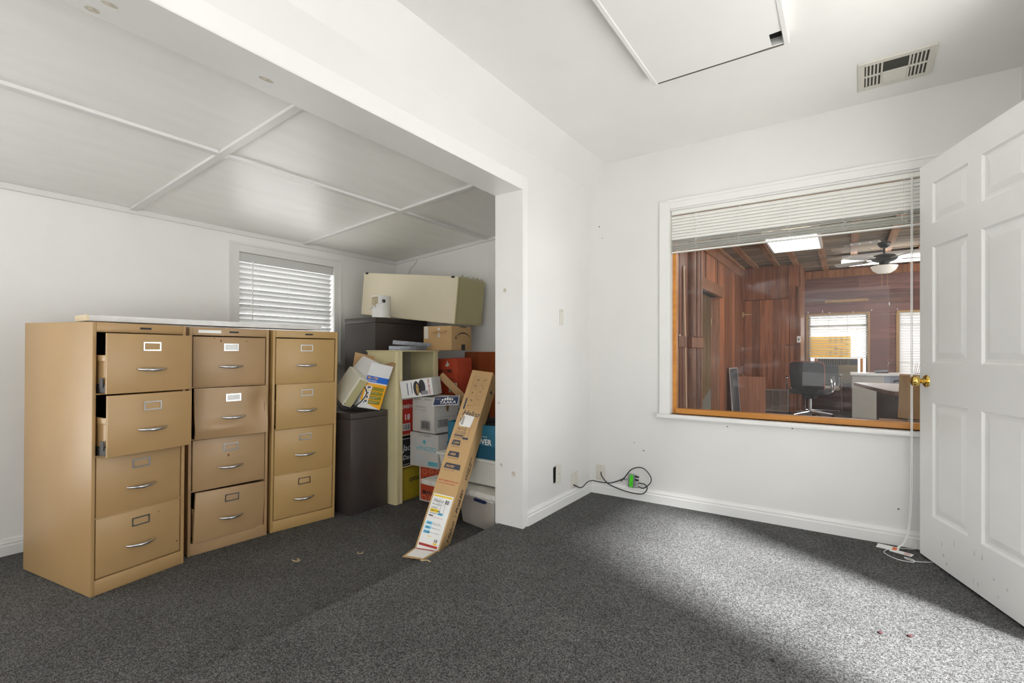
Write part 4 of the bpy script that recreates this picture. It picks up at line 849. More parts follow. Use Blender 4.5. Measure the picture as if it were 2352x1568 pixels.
m_ = MB(); m_.rect(0.018, 0.026, HWd-0.018, 0.040, HF(e=0.0016)); m_.text('MUST REMOVE BALLAST', 0.0128, HF(0.014, 0.418), bold=0.015); m_.text('FIXTURE RE-WIRING REQUIRED', 0.0085, HF(0.014, 0.403), bold=0.01); m_.rect(0.03, 0.195, 0.12, 0.1965, HF(e=0.0016)); m_.build('red_print', RED, hx)
m_ = MB()
m_.text('Halco', 0.030, HF(0.022, 0.285, 0.0016), shear=0.35); m_.text('ProLED', 0.018, HF(0.022, 0.266, 0.0016), shear=0.3); m_.text('LINEAR', 0.013, HF(0.022, 0.247, 0.0018), shear=0.3); m_.text('DIRECT WIRE', 0.011, HF(0.024, 0.229, 0.002), bold=0.02); m_.text('DAYLIGHT', 0.010, HF(0.024, 0.214, 0.0016), bold=0.02); m_.text('5000K', 0.010, HF(0.082, 0.215, 0.002), bold=0.02)
for z, s_ in ((0.153, '14W'), (0.127, '1800'), (0.101, '50,000')): m_.text(s_, 0.014, HF(0.026, z, 0.002), bold=0.02)
for z, s_ in ((0.160, 'Replaces 32W'), (0.152, 'F32T8 or F40T12'), (0.131, 'Brightness/Lumens'), (0.105, 'Hours - Rated Life')): m_.text(s_, 0.008, HF(0.068, z, 0.0016))
barcode(m_, 0.105, 0.282, 0.132, 0.306, HF(e=0.0016)); m_.text('10', 0.024, HF(0.106, 0.058, 0.0016), bold=0.03); m_.rect(0.022, 0.200, 0.052, 0.206, HF(e=0.0016))
frame_rect(m_, 0.085, 0.225, 0.112, 0.275, 0.0012, HF(e=0.0018)); m_.text('DIRECT WIRE', 0.011, HF(0.02, 0.0285, 0.002), bold=0.0)
m_.build('label_lettering', INK, hx)
m_ = MB()
for z, s_, s2_ in ((0.655, '14W', 'Replaces 32W'), (0.578, '1800', 'Brightness/Lumens'), (0.500, '50,000', 'Hours - Rated Life')):
    m_.poly([(0.020, z, 0), (0.024+0.022*len(s_)**0.9, z, 0), (0.019+0.022*len(s_)**0.9, z+0.034, 0), (0.026, z+0.034, 0)], HF()); m_.text(s2_, 0.0095, HF(0.026, z-0.013), shear=0.2)
m_.text('Halco', 0.052, HF(0.028, 0.862), shear=0.35, bold=0.012); m_.rect(0.03, 0.812, 0.034, 0.842, HF())
m_.text('T8/T12', 0.022, HF(0.022, 0.758), shear=0.3); m_.text('FLUORESCENT', 0.011, HF(0.024, 0.742)); m_.text('REPLACEMENT', 0.011, HF(0.024, 0.730)); m_.rect(0.02, 0.716, 0.085, 0.725, HF()); m_.rect(0.085, 0.700, 0.125, 0.714, HF()); m_.text('DAYLIGHT', 0.012, HF(0.022, 0.702), bold=0.02)
frame_rect(m_, 0.090, 0.712, 0.120, 0.80, 0.0012, HF()); m_.rect(0.022, 0.905, 0.034, 0.985, HF())
m_.build('printed_panels', SLATE, hx)
m_ = MB()
for z, s_ in ((0.664, '14W'), (0.587, '1800'), (0.509, '50,000')): m_.text(s_, 0.021, HF(0.031, z, 0.0016), shear=0.25, bold=0.025)
m_.build('knocked_out_numerals', CARDL, hx)
m_ = MB(); rr = random.Random(12)
for i in range(5):
    for j in range(2):
        u0 = 0.046+j*0.046; v0 = 0.915+i*0.048; frame_rect(m_, u0, v0, u0+0.038, v0+0.040, 0.0007, HF())
        for q in range(4): a_ = u0+rr.uniform(0.004, 0.028); c_ = v0+rr.uniform(0.004, 0.028); m_.rect(a_, c_, a_+rr.uniform(0.004, 0.010), c_+rr.uniform(0.001, 0.008), HF(e=0.0010))
for v in range(40): m_.rect(0.036, 0.99+v*0.0045, 0.0385, 0.993+v*0.0045, HF())
m_.build('instruction_diagrams', INKBR, hx)
m_ = MB(); m_.poly([(0.030, 0.800, 0), (0.040, 0.785, 0), (0.115, 0.785, 0), (0.124, 0.862, 0), (0.050, 0.868, 0)], HF(e=0.0022)); m_.build('white_sticker', PAPER, hx)
m_ = MB(); barcode(m_, 0.040, 0.795, 0.060, 0.855, HF(e=0.0028)); m_.build('sticker_barcode', INKG, hx)
m_ = MB(); m_.text('Halco', 0.055, HS() @ Matrix.Translation((0.075, 0.03, 0)), shear=0.3, bold=0.012); m_.rect(0.235, 0.025, 0.237, 0.075, HS()); m_.text('ProLED', 0.045, HS() @ Matrix.Translation((0.255, 0.035, 0)), shear=0.25, bold=0.03)
m_.text('DO NOT\nDROP', 0.026, HS() @ Matrix.Translation((0.505, 0.055, 0)), bold=0.04); m_.text('10', 0.04, HS() @ Matrix.Translation((0.46, 0.04, 0)), bold=0.03); m_.rect(0.46, 0.03, 0.56, 0.033, HS()); frame_rect(m_, 0.03, 0.03, 0.055, 0.075, 0.002, HS()); m_.rect(1.06, 0.05, 1.08, 0.08, HS()); m_.build('side_lettering', INK, hx)

# ------------------------------------------------------------------ litter on the carpet
def litter(name, label, pts, r, m, group=None): return tag(MB().tube(smooth_path(pts, 5), r, 6).build(name, m), label, 'litter', group)
TANR = mat('tan_rubber', (0.55, 0.42, 0.22), 0.6)
litter('rubber_band', 'tan rubber band scrap on the lower carpet nearest the filing cabinets', [(-0.95, -1.865, LOW+0.004), (-0.925, -1.868, LOW+0.004), (-0.905, -1.855, LOW+0.004), (-0.915, -1.843, LOW+0.004), (-0.94, -1.842, LOW+0.004)], 0.003, TANR, 'rubber scraps')
litter('rubber_band', 'tan rubber band scrap on the lower carpet in front of the brown cabinet', [(-0.735, -1.585, LOW+0.004), (-0.715, -1.60, LOW+0.004), (-0.70, -1.585, LOW+0.004), (-0.71, -1.568, LOW+0.004)], 0.0025, TANR, 'rubber scraps')
litter('rubber_band', 'curled tan scrap at the step edge beside the lamp carton', [(-0.162, -1.65, 0.01), (-0.158, -1.635, 0.004), (-0.145, -1.62, 0.004), (-0.12, -1.625, 0.004)], 0.003, TANR, 'rubber scraps')
MAROON = mat('maroon_petal', (0.06, 0.015, 0.017), 0.8)
for lab, (x, y) in (('larger dark maroon crumb on the sunlit carpet near the door', (1.728, -1.119)), ('smaller maroon crumb right of the larger one near the door', (1.818, -1.084)), ('dark crumb on the carpet towards the middle of the room', (1.416, -1.532))):
    k = MB(); rr = random.Random(int(x*100))
    k.lathe([(0.0, 0), (0.007, 0.001), (0.009, 0.003), (0.005, 0.007), (0.0, 0.008)], 7, Matrix.Translation((0, 0, 0)), False)
    for v in k.v: v.x *= rr.uniform(0.7, 1.4); v.y *= rr.uniform(0.6, 1.2)
    tag(k.build('carpet_crumb', MAROON if x > 1.5 else INK, None, T(x, y, 0.001, rr.uniform(0, 6))), lab, 'litter', 'crumbs on the carpet')

# ================================================================== THE TIMBER ROOM BEHIND THE INTERIOR WINDOW
BZ = 2.62; BX1 = 5.0; BY1 = 7.4; PY = 6.4; PX = 0.955
struct(MB().box((-2.2, 0.12, -0.4), (BX1+0.1, BY1+0.12, 0.0)).build('floor_back', BFLOOR))
cb = sempty('ceiling_back')
MB().box((-0.12, 0.12, BZ+0.022), (BX1+0.1, BY1+0.12, BZ+0.14)).build('ceiling_deck', CEILW, cb)
rr = random.Random(21)
y = 1.6
while y < BY1:
    wd = rr.choice((0.19, 0.24, 0.29)); x = -0.0
    while x < 3.6:
        ln = rr.uniform(1.1, 2.2); MB().box((x+0.002, y+0.003, BZ+rr.uniform(0, 0.008)), (min(x+ln, 3.7)-0.002, min(y+wd, BY1)-0.003, BZ+0.021)).build('plank', CEILW, cb); x += ln
    y += wd
for x in (-0.0, 0.235, 0.57, 0.865, 1.27, 1.68, 2.09, 2.50, 2.90, 3.3):
    MB().box((x, 1.6, BZ-0.022), (x+0.088, BY1 if x > PX else PY, BZ-0.001)).build('furring_strip', JOISTW, cb)
# left wall: planks, split-log battens, door opening to a further room
lwl = sempty('wall_timber_left')
DYA, DYB, DZT = 3.42, 4.66, 1.93
MB().box((-0.12, 0.12, -0.4), (-0.022, DYA, 2.75)).build('wall_backing', DARKV, lwl); MB().box((-0.12, DYB, -0.4), (-0.022, BY1, 2.75)).build('wall_backing', DARKV, lwl); MB().box((-0.12, DYA, DZT), (-0.022, DYB, 2.75)).build('wall_backing', DARKV, lwl)
y = 1.5
while y < DYA-0.02:
    wd = rr.uniform(0.10, 0.17); y1 = min(y+wd, DYA); MB().box((-0.021, y+0.003, 0), (rr.uniform(-0.004, 0.004), y1-0.003, BZ)).build('plank', REDW, lwl); y = y1
y = DYA
while y < DYB-0.02:
    y1 = min(y+rr.uniform(0.09, 0.13), DYB); MB().box((-0.021, y+0.006, DZT+0.17), (rr.uniform(-0.006, 0.006), y1-0.006, BZ)).build('plank', REDW, lwl); y = y1
y = DYB
for wd in (0.36, 0.38, 0.24, 0.28, 0.48):
    y1 = min(y+wd, PY); MB().box((-0.021, y+0.003, 0), (rr.uniform(-0.004, 0.006), y1-0.003, BZ)).build('plank', REDW, lwl); y = y1
MB().box((-0.125, DYB-0.02, 0), (-0.0, DYB-0.001, DZT)).build('jamb_board', LOGW, lwl)
MB().box((-0.03, DYA-0.06, DZT), (0.035, DYB+0.10, DZT+0.165)).build('lintel', LOGW, lwl, bevel=0.004)
MB().box((0.002, 1.5, BZ-0.15), (0.03, PY, BZ-0.025)).build('top_plate', LOGW, lwl, bevel=0.004)
def half_log(y_, r_, z0, z1):
    m_ = MB(); n = 9; pts = [(r_*math.sin(math.pi*k/(n-1)), -r_*math.cos(math.pi*k/(n-1))) for k in range(n)]
    vs = [(p[0], p[1], z0) for p in pts]+[(p[0], p[1], z1) for p in pts]; fs = [(k, k+1, n+k+1, n+k) for k in range(n-1)]+[(n-1, 0, n, 2*n-1), tuple(range(n))[::-1], tuple(range(n, 2*n))]
    m_.add(vs, fs, smooth=True); m_.build('split_log', LOGW, lwl, Matrix.Translation((0.003, y_, 0)), ang=50)
for (y_, r_) in ((2.88, 0.075), (3.16, 0.055), (3.33, 0.05)): half_log(y_, r_, 0, 1.12); half_log(y_, r_, 1.27, BZ-0.16)
for (y0, y1) in ((2.2, 2.55), (2.78, 3.38)): MB().box((0.003, y0, 1.13), (0.055, y1, 1.26)).build('blocking', LOGW, lwl, bevel=0.003)
o = MB().box((0, -0.022, 0), (0.012, 0.022, 2.1)).build('pale_strip', PALEW, None, T(0.045, 2.56, 0.005, R(0), 0, R(-1.0)))
tag(o, 'long pale pine strip leaning upright against the timber wall near the window', 'wood strip')
sw = thing('light_switch', 'white double switch on the timber wall beside the pale strip', 'switch', T(0.011, 2.40, 1.22, RW)); MB().box((-0.035, -0.006, -0.06), (0.035, 0, 0.06)).build('cover', WHITEPL, sw, bevel=0.002)
for z in (-0.025, 0.025): MB().box((-0.008, -0.012, z-0.012), (0.008, -0.006, z+0.012)).build('toggle', WHITEPL, sw)
# room beyond the opening
lw3 = sempty('wall_beyond')
y = 2.9; k = 0
while y < 7.6:
    y1 = y+rr.choice((0.16, 0.22, 0.28)); MB().box((-1.42, y+0.002, 0), (-1.40+rr.uniform(0, 0.004), y1-0.002, 2.35)).build('panel_board', OLDPAN, lw3); y = y1
MB().box((-1.5, 2.9, -0.1), (-1.422, 7.7, 2.5)).build('wall_backing', OLDPAN, lw3)
MB().box((-1.42, 5.32, 0), (-0.12, 5.42, 2.5)).build('wall_backing', OLDPAN, lw3)
x = -1.40
while x < -0.13:
    x1 = min(-0.121, x+rr.choice((0.09, 0.12, 0.16))); MB().box((x+0.002, 5.30+rr.uniform(0, 0.003), 0), (x1-0.002, 5.319, 2.3)).build('panel_board', OLDPAN, lw3); x = x1
struct(MB().box((-1.5, 2.9, 2.3), (-0.12, 6.6, 2.4)).build('ceiling_beyond', CEIL))
w = MB(); w.box((-1.5, 2.78, -0.1), (-0.12, 2.9, 0.5)); w.box((-1.5, 2.78, 2.15), (-0.12, 2.9, 2.4)); w.box((-0.3, 2.78, 0.5), (-0.12, 2.9, 2.15)); struct(w.build('wall_beyond_near', WALL))  # opening added to bring daylight into the room beyond
hg = MB().box((0, -0.004, -0.05), (0.004, 0.03, 0.05)).build('door_hinge', BRASSD, None, T(-0.11, DYB-0.06, 1.55)); tag(hg, 'small brass hinge leaf on the far jamb of the timber doorway', 'hinge')
pn = MB().prism([(0, 0), (0.34, 0), (0.34, 0.50), (0.24, 0.52), (0, 0.14)], 0, 0.02, axis='y').build('putty_panel', mat('putty_board', (0.45, 0.42, 0.34), 0.5), None, T(-0.47, 5.22, 0.002, 0, R(-6)))
tag(pn, 'putty coloured board leaning inside the timber doorway', 'board')
# partition with flush plank door (the hatch)
pt = sempty('wall_partition')
MB().box((-0.02, PY+0.022, -0.2), (PX-0.001, PY+0.10, BZ+0.02)).build('wall_backing', DARKV, pt)
HA, HB, HT = 0.072, 0.80, 2.02
x = 0.0
for wd, in ((0.10,), (0.17,), (0.16,), (0.19,), (0.17,), (0.165,)):
    x1 = min(x+wd, PX-0.002); MB().box((x+0.002, PY-rr.uniform(0, 0.004), HT+0.01), (x1-0.002, PY+0.021, BZ)).build('plank', REDW, pt); x = x1
MB().box((0.002, PY-0.003, 0), (HA-0.006, PY+0.021, HT+0.008)).build('plank', REDW, pt)
MB().box((HB+0.006, PY-0.002, 0), (PX-0.003, PY+0.021, HT+0.008)).build('plank', REDW, pt)
MB().box((PX, PY-0.006, 0), (PX+0.02, BY1, BZ)).build('end_board', LOGW, pt)
dr2 = struct(sempty('door_2', 'flush plank door with brass strap hinges in the timber partition'))
x = HA
for wd in (0.13, 0.135, 0.20, 0.145, 0.12):
    x1 = min(x+wd, HB); MB().box((x+0.0012, PY+0.001, 0.01), (x1-0.0012, PY+0.019, HT)).build('plank', REDW, dr2); x = x1
for z in (1.77, 0.98-0.45+0.1): 
    m_ = MB(); m_.prism([(HA-0.028, z-0.045), (HA-0.002, z-0.045), (HA-0.002, z-0.012), (HA+0.13, z-0.006), (HA+0.13, z+0.006), (HA-0.002, z+0.012), (HA-0.002, z+0.045), (HA-0.028, z+0.045)], PY-0.008, PY-0.004, axis='y'); m_.build('strap_hinge', BRASSD, dr2)
MB().box((HB-0.05, PY-0.02, 1.19), (HB+0.12, PY-0.004, 1.215)).build('wooden_latch', LOGW, dr2)
ps = MB().box((PX-0.035, PY-0.06, 0), (PX+0.018, PY-0.008, 2.22)).build('trim_post', LOGW, None, bevel=0.004); struct(ps)
sw = thing('light_switch', 'white switch plate on the post at the end of the timber partition', 'switch', T(PX-0.008, PY-0.062, 1.30)); MB().box((-0.028, -0.006, -0.055), (0.028, 0, 0.055)).build('cover', WHITEPL, sw, bevel=0.002); MB().box((-0.012, -0.008, -0.02), (0.012, -0.0055, 0.02)).build('toggle', INKG, sw)
gr = thing('return_air_grille', 'grey return air grille low on the timber partition', 'air grille', T(0.40, PY-0.006, 0.02))
t = MB()
for (a, b) in (((0, -0.012, 0), (0.395, 0, 0.025)), ((0, -0.012, 0.375), (0.395, 0, 0.40)), ((0, -0.012, 0.025), (0.025, 0, 0.375)), ((0.37, -0.012, 0.025), (0.395, 0, 0.375)), ((0.132, -0.012, 0.025), (0.142, 0, 0.375)), ((0.252, -0.012, 0.025), (0.262, 0, 0.375))): t.box(a, b)
GG = mat('taupe_metal', (0.36, 0.30, 0.26), 0.5); t.build('frame', GG, gr)
lv = MB().box((0.025, -0.006, -0.001), (0.37, 0.004, 0.001)).mesh('louvre', GG)
for k in range(24): inst(lv, 'louvre', gr, T(0, 0, 0.034+k*0.0145, 0, R(35)))
# far wall with two windows
fw_ = sempty('wall_timber_far')
A = (1.036, 1.945); Bw = (2.385, 3.30); Wz = (0.50, 1.775)
bk_ = MB(); bk_.box((PX, BY1, -0.4), (A[0], BY1+0.12, 2.75)); bk_.box((A[1], BY1, -0.4), (Bw[0], BY1+0.12, 2.75)); bk_.box((Bw[1], BY1, -0.4), (BX1+0.1, BY1+0.12, 2.75))
for q in (A, Bw): bk_.box((q[0], BY1, -0.4), (q[1], BY1+0.12, Wz[0])); bk_.box((q[0], BY1, Wz[1]), (q[1], BY1+0.12, 2.75))
bk_.build('wall_backing', PURPW, fw_)
z = 0.0
hts = [0.29, 0.21, 0.27, 0.28, 0.25, 0.24, 0.235, 0.17, 0.24, 0.25, 0.185]
for hgt in hts:
    z1 = min(z+hgt, BZ)
    segs = [(PX+0.02, 4.9)] if (z >= Wz[1]-0.01 or z1 <= Wz[0]+0.01) else [(PX+0.02, A[0]), (A[1], Bw[0]), (Bw[1], 4.9)]
    for (a, b) in segs:
        x = a
        while x < b-0.01:
            x1 = min(b, x+rr.uniform(0.7, 1.4)) if b-a > 1.5 else b
            MB().box((x+0.001, BY1-0.018+rr.uniform(-0.002, 0.002), z+0.0015), (x1-0.001, BY1-0.0005, z1-0.0015)).build('board', PURPW, fw_); x = x1
    z = z1
MB().box((PX+0.02, BY1-0.028, 1.985), (4.9, BY1-0.020, 2.0)).build('picture_rail', LOGW, fw_)
MB().box((1.30, BY1-0.03, 2.0), (1.95, BY1-0.021, 2.045)).build('paler_strip', OLDPAN, fw_)
MB().box((PX+0.02, BY1-0.05, BZ-0.16), (4.9, BY1-0.021, BZ-0.02)).build('top_plate', LOGW, fw_, bevel=0.004)
w = MB()
for (a, b) in (((BX1, 0.12, -0.4), (BX1+0.1, BY1+0.12, 0.6)), ((BX1, 0.12, 2.2), (BX1+0.1, BY1+0.12, 2.75)), ((BX1, 0.12, 0.6), (BX1+0.1, 1.2, 2.2)), ((BX1, 3.4, 0.6), (BX1+0.1, 4.2, 2.2)), ((BX1, 6.4, 0.6), (BX1+0.1, BY1+0.12, 2.2))): w.box(a, b)
struct(w.build('wall_timber_right', PURPW))  # unseen openings added to let in even fill light
NAILH = mat('bare_plaster_spot', (0.75, 0.74, 0.7), 0.7)
for i, (x, z, a, b) in enumerate(((1.26, 1.84, 0.006, 0.03), (1.37, 1.81, 0.014, 0.014), (1.72, 1.81, 0.012, 0.009), (2.0, 1.83, 0.009, 0.012), (2.25, 1.93, 0.009, 0.03), (2.36, 1.83, 0.008, 0.012), (1.03, 1.83, 0.009, 0.015))):
    k = MB(); disc(k, frame((0, 0, 0), (1, 0, 0), (0, 0, 1)), a, b, 10); k.build('bare_spot', NAILH, fw_, Matrix.Translation((x, BY1-0.0225, z)))
def far_window(nm, lab, x0, x1, zb, blind_lab, nslat, group):
    wn = sempty(nm, lab); t = MB(); ww = Wz
    for (a, b) in (((x0-0.03, BY1-0.03, ww[1]), (x1+0.03, BY1-0.02, ww[1]+0.03)), ((x0-0.04, BY1-0.03, ww[0]), (x0, BY1-0.02, ww[1])), ((x1, BY1-0.03, ww[0]), (x1+0.03, BY1-0.02, ww[1]))): t.box(a, b)
    t.build('casing', OLDPAN, wn)
    t = MB(); y0 = BY1+0.07
    for (a, b) in (((x0, y0, ww[0]), (x0+0.03, y0+0.03, ww[1])), ((x1-0.03, y0, ww[0]), (x1, y0+0.03, ww[1])), ((x0, y0, ww[1]-0.03), (x1, y0+0.03, ww[1])), ((x0, y0, ww[0]), (x1, y0+0.03, ww[0]+0.03)), ((x0, y0, 1.56), (x1, y0+0.03, 1.60)),
                   ((x0+(x1-x0)*0.34, y0, 1.36), (x0+(x1-x0)*0.34+0.012, y0+0.02, ww[1])), ((x0+(x1-x0)*0.66, y0, 1.36), (x0+(x1-x0)*0.66+0.012, y0+0.02, ww[1]))): t.box(a, b)
    t.build('sash', mat('grey_sash', (0.35, 0.34, 0.32), 0.5), wn)
    MB().box((x0+0.03, y0+0.012, ww[0]+0.03), (x1-0.03, y0+0.015, ww[1]-0.03)).build('glass_pane', GLASS, wn)
    b = thing('window_blind', blind_lab, 'blind', None, group)
    MB().box((x0+0.005, BY1+0.0, ww[1]-0.03), (x1-0.005, BY1+0.05, ww[1]-0.001)).build('headrail', BLINDG, b)
    sm = MB().box((x0+0.01, -0.025, -0.0013), (x1-0.01, 0.025, 0.0013)).mesh('slat', BLINDM if nslat > 20 else BLINDG)
    for k in range(nslat): inst(sm, 'slat', b, T(0, BY1+0.026, ww[1]-0.055-k*(ww[1]-0.06-zb)/nslat, 0, R(58 if nslat > 20 else 30)))
    MB().box((x0+0.01, BY1+0.003, zb-0.012), (x1-0.01, BY1+0.05, zb+0.006)).build('bottom_rail', BLINDG, b)
    for q in (0.18, 0.5, 0.82): MB().cyl((x0+(x1-x0)*q, BY1+0.002, ww[1]-0.02), (x0+(x1-x0)*q, BY1+0.002, zb), 0.0015, 5).build('ladder_cord', BLINDG, b)
far_window('window_3', 'far window with open blind above an air conditioner', A[0], A[1], 0.985, 'open slatted blind over the far window with the yellow sign', 17, 'blinds in the timber room')
far_window('window_4', 'second far window with nearly closed blind', Bw[0], Bw[1], 0.53, 'half closed slatted blind over the far window behind the desk', 27, 'blinds in the timber room')
sg = thing('yellow_sign', 'yellow sign board with rows of dark letters standing in the far window', 'sign', T(A[0]+0.02, BY1+0.052, 0.99))
YS = mat('yellow_sign_board', (0.95, 0.72, 0.06), 0.5)
_N, _L = nodes_of(YS); _t = _N.new('ShaderNodeBsdfTranslucent'); _t.inputs['Color'].default_value = (0.95, 0.75, 0.05, 1)
_mx = _N.new('ShaderNodeMixShader'); _mx.inputs[0].default_value = 0.35; _L.new(_N['Principled BSDF'].outputs[0], _mx.inputs[1]); _L.new(_t.outputs[0], _mx.inputs[2]); _L.new(_mx.outputs[0], _N['Material Output'].inputs['Surface'])
MB().box((0, 0, 0), (0.64, 0.006, 0.39)).build('board', YS, sg)
m_ = MB(); rr = random.Random(15)
for col in range(5):
    v = 0.37
    while v > (0.02 if col > 0 else 0.18):
        hh = rr.uniform(0.018, 0.03)
        if rr.random() < 0.85: m_.text(rr.choice('OCSXHNBEZ8'), 0.06, frame((0.22+col*0.085, -0.001, v), (0, 0, -1), (1, 0, 0)), bold=0.02, sx=0.6)
        v -= hh+0.012
m_.build('dark_letters', INK, sg)
# things outside that window: pinkish red flower simplified to a tub shape
rb = MB().lathe([(0, 0), (0.16, 0), (0.2, 0.5), (0.21, 0.52), (0, 0.52)], 20).build('red_flower_shape', mat('faded_flower_red', (0.7, 0.12, 0.14), 0.5), None, T(2.2, BY1+1.6, 0.55-0.0)); tag(rb, 'faded red tub shape standing for the flower outside the far window', 'tub')
o = MB().box((1.6, BY1+1.2, -0.4), (2.8, BY1+2.2, 0.55)).build('outdoor_bench', EXTW); tag(o, 'pale bench block outside carrying the red flower shape', 'bench')
ac = thing('air_conditioner', 'brown window air conditioner under the far blind', 'air conditioner', T(1.49, BY1-0.03, 0.52))
ACM = mat('brown_ac_plastic', (0.26, 0.20, 0.11), 0.5)
MB().box((-0.31, -0.10, 0), (0.31, 0.25, 0.445)).build('housing', ACM, ac, bevel=0.008, seg=2)
MB().box((-0.30, -0.104, 0.33), (0.17, -0.1, 0.43)).build('upper_vent', BLACK, ac); MB().box((0.18, -0.104, 0.33), (0.30, -0.1, 0.43)).build('control_panel', mat('ac_controls', (0.05, 0.05, 0.05), 0.4), ac)
lv = MB().box((-0.29, -0.003, -0.003), (0.29, 0.003, 0.003)).mesh('louvre', ACM)
for k in range(12): inst(lv, 'louvre', ac, T(0, -0.104, 0.03+k*0.024))
lv = MB().box((-0.004, -0.003, -0.045), (0.004, 0.003, 0.045)).mesh('vane', ACM)
for k in range(14): inst(lv, 'vane', ac, T(-0.28+k*0.033, -0.106, 0.38))
for x in (-0.36, 0.34): MB().box((x, -0.02, 0), (x+0.045, 0.02, 0.45)).build('wood_filler', FRAMEW, ac)

# ceiling fixtures in the timber room
lt = thing('ceiling_light', 'white recessed fluorescent panel lit on the timber room ceiling', 'ceiling light', T(1.04, 4.10, BZ-0.024))
t = MB()
for (a, b) in (((-0.31, -0.61, -0.06), (-0.285, 0.61, 0)), ((0.285, -0.61, -0.06), (0.31, 0.61, 0)), ((-0.285, -0.61, -0.06), (0.285, -0.585, 0)), ((-0.285, 0.585, -0.06), (0.285, 0.61, 0))): t.box(a, b)
t.build('frame', TRIM, lt); MB().box((-0.285, -0.585, -0.055), (0.285, 0.585, -0.045)).build('diffuser', LITLENS, lt)
lt = thing('strip_light', 'long white fluorescent strip fixture near the ceiling above the fan', 'ceiling light', T(1.56, 5.95, BZ-0.025))
MB().box((0, -0.11, -0.075), (2.44, 0.11, 0)).build('housing', mat('fixture_shade_grey', (0.42, 0.42, 0.41), 0.5), lt, bevel=0.004)  # white housing painted grey for the shade on its side
MB().box((0.005, -0.13, -0.145), (2.435, 0.13, -0.0755)).build('lens', LITLENS, lt, bevel=0.006)
for x in (-0.006, 2.436): MB().box((x, -0.132, -0.148), (x+0.01, 0.132, -0.072)).build('end_cap', TRIM, lt)
vt = thing('ceiling_register', 'small ivory air register on the timber ceiling', 'air vent', T(1.84, 4.90, BZ-0.026, R(-8)))
MB().box((-0.17, -0.07, -0.01), (0.17, 0.07, 0)).build('face_plate', BEIGEPL, vt, bevel=0.002)
for q in (-0.11, 0.11):
    for k in range(6): MB().box((q-0.034+k*0.012, -0.045, -0.0125), (q-0.028+k*0.012, 0.045, -0.0102)).build('louvre', BLACK, vt)
MB().box((-0.05, -0.05, -0.0125), (0.05, 0.05, -0.0102)).build('centre_plate', mat('register_tan', (0.4, 0.35, 0.24), 0.5), vt)
fan = thing('ceiling_fan', 'black ceiling fan with white bowl light in the timber room', 'ceiling fan', T(2.06, 5.10, BZ-0.022))
FB = mat('black_fan_metal', (0.012, 0.013, 0.013), 0.4)
MB().lathe([(0, 0), (0.075, 0), (0.078, -0.02), (0.06, -0.055), (0.03, -0.075), (0, -0.075)], 24).build('canopy', FB, fan)
MB().cyl((0, 0, -0.07), (0, 0, -0.16), 0.014, 12).build('downrod', FB, fan)
MB().lathe([(0, -0.15), (0.04, -0.155), (0.12, -0.175), (0.155, -0.205), (0.155, -0.225), (0.12, -0.255), (0.06, -0.275), (0, -0.28)], 28).build('motor_housing', FB, fan)
MB().lathe([(0, -0.27), (0.06, -0.275), (0.06, -0.31), (0.075, -0.325), (0, -0.325)], 24).build('light_collar', FB, fan)
MB().lathe([(0, -0.322), (0.155, -0.325), (0.155, -0.335), (0.13, -0.385), (0.08, -0.42), (0.0, -0.43)], 28).build('light_bowl', mat('frosted_bowl', (0.85, 0.82, 0.74), 0.35, emit=(1, 0.95, 0.85), estr=0.25), fan)
BLW = mat('pale_blade', (0.52, 0.50, 0.47), 0.4)
for k in range(5):
    a = R(12+72*k)
    bl_ = MB().prism([(0.20, -0.05), (0.30, -0.065), (0.58, -0.07), (0.62, -0.05), (0.62, 0.05), (0.58, 0.07), (0.30, 0.065), (0.20, 0.05)], -0.004, 0.004); bo = bl_.build('blade', BLW, fan, T(0, 0, -0.235, a, R(12)))
    MB().box((0.11, -0.014, -0.008), (0.26, 0.014, -0.004)).build('blade_iron', FB, bo)
for x in (-0.03, 0.035): MB().cyl((x, -0.06, -0.40), (x, -0.06, -0.62), 0.002, 5).build('pull_chain', BRASSD, fan)

# furniture in the timber room
oc = thing('office_chair', 'black backed swivel office chair with chrome base and arms, seen from behind', 'office chair', T(1.13, 5.80, 0, R(-10)))
GREYF = mat('dark_grey_fabric', (0.035, 0.036, 0.038), 0.6)
n = 12; vs = []; fs = []
for i in range(n+1):
    for j in range(n+1):
        u = i/n*2-1; v = j/n; wx = 0.245*(1-0.10*(1-v)**2)*(1 if abs(v-0.5) < 0.46 else 0.93); y_ = -0.18+0.05*u*u*0+0.03*(v-0.5)**2*4-0.04*v; vs.append((u*wx, y_+0.05*u*u, 0.42+0.50*v))
for i in range(n):
    for j in range(n): q = i*(n+1)+j; fs.append((q, q+n+1, q+n+2, q+1))
k = len(vs); vs += [(v[0]*0.97, v[1]+0.05, v[2]) for v in vs]; fs += [tuple(k+i for i in f[::-1]) for f in list(fs)]
rim = [j for j in range(n+1)]+[i*(n+1)+n for i in range(1, n+1)]+[n*(n+1)+j for j in range(n-1, -1, -1)]+[i*(n+1) for i in range(n-1, 0, -1)]
for i in range(len(rim)): p_, q_ = rim[i], rim[(i+1) % len(rim)]; fs.append((p_, q_, k+q_, k+p_))
MB().add(vs, fs, smooth=True).build('backrest', GREYF, oc, ang=50)
MB().tube(smooth_path([(-0.24, -0.155, 0.50), (-0.25, -0.175, 0.75), (-0.22, -0.20, 0.91), (0, -0.225, 0.93), (0.22, -0.20, 0.91), (0.25, -0.175, 0.75), (0.24, -0.155, 0.50)], 5), 0.009, 6).build('back_trim', mat('red_brown_trim', (0.25, 0.07, 0.04), 0.4), oc)
MB().box((-0.25, -0.14, 0.40), (0.25, 0.32, 0.49)).build('seat', GREYF, oc, bevel=0.025, seg=3)
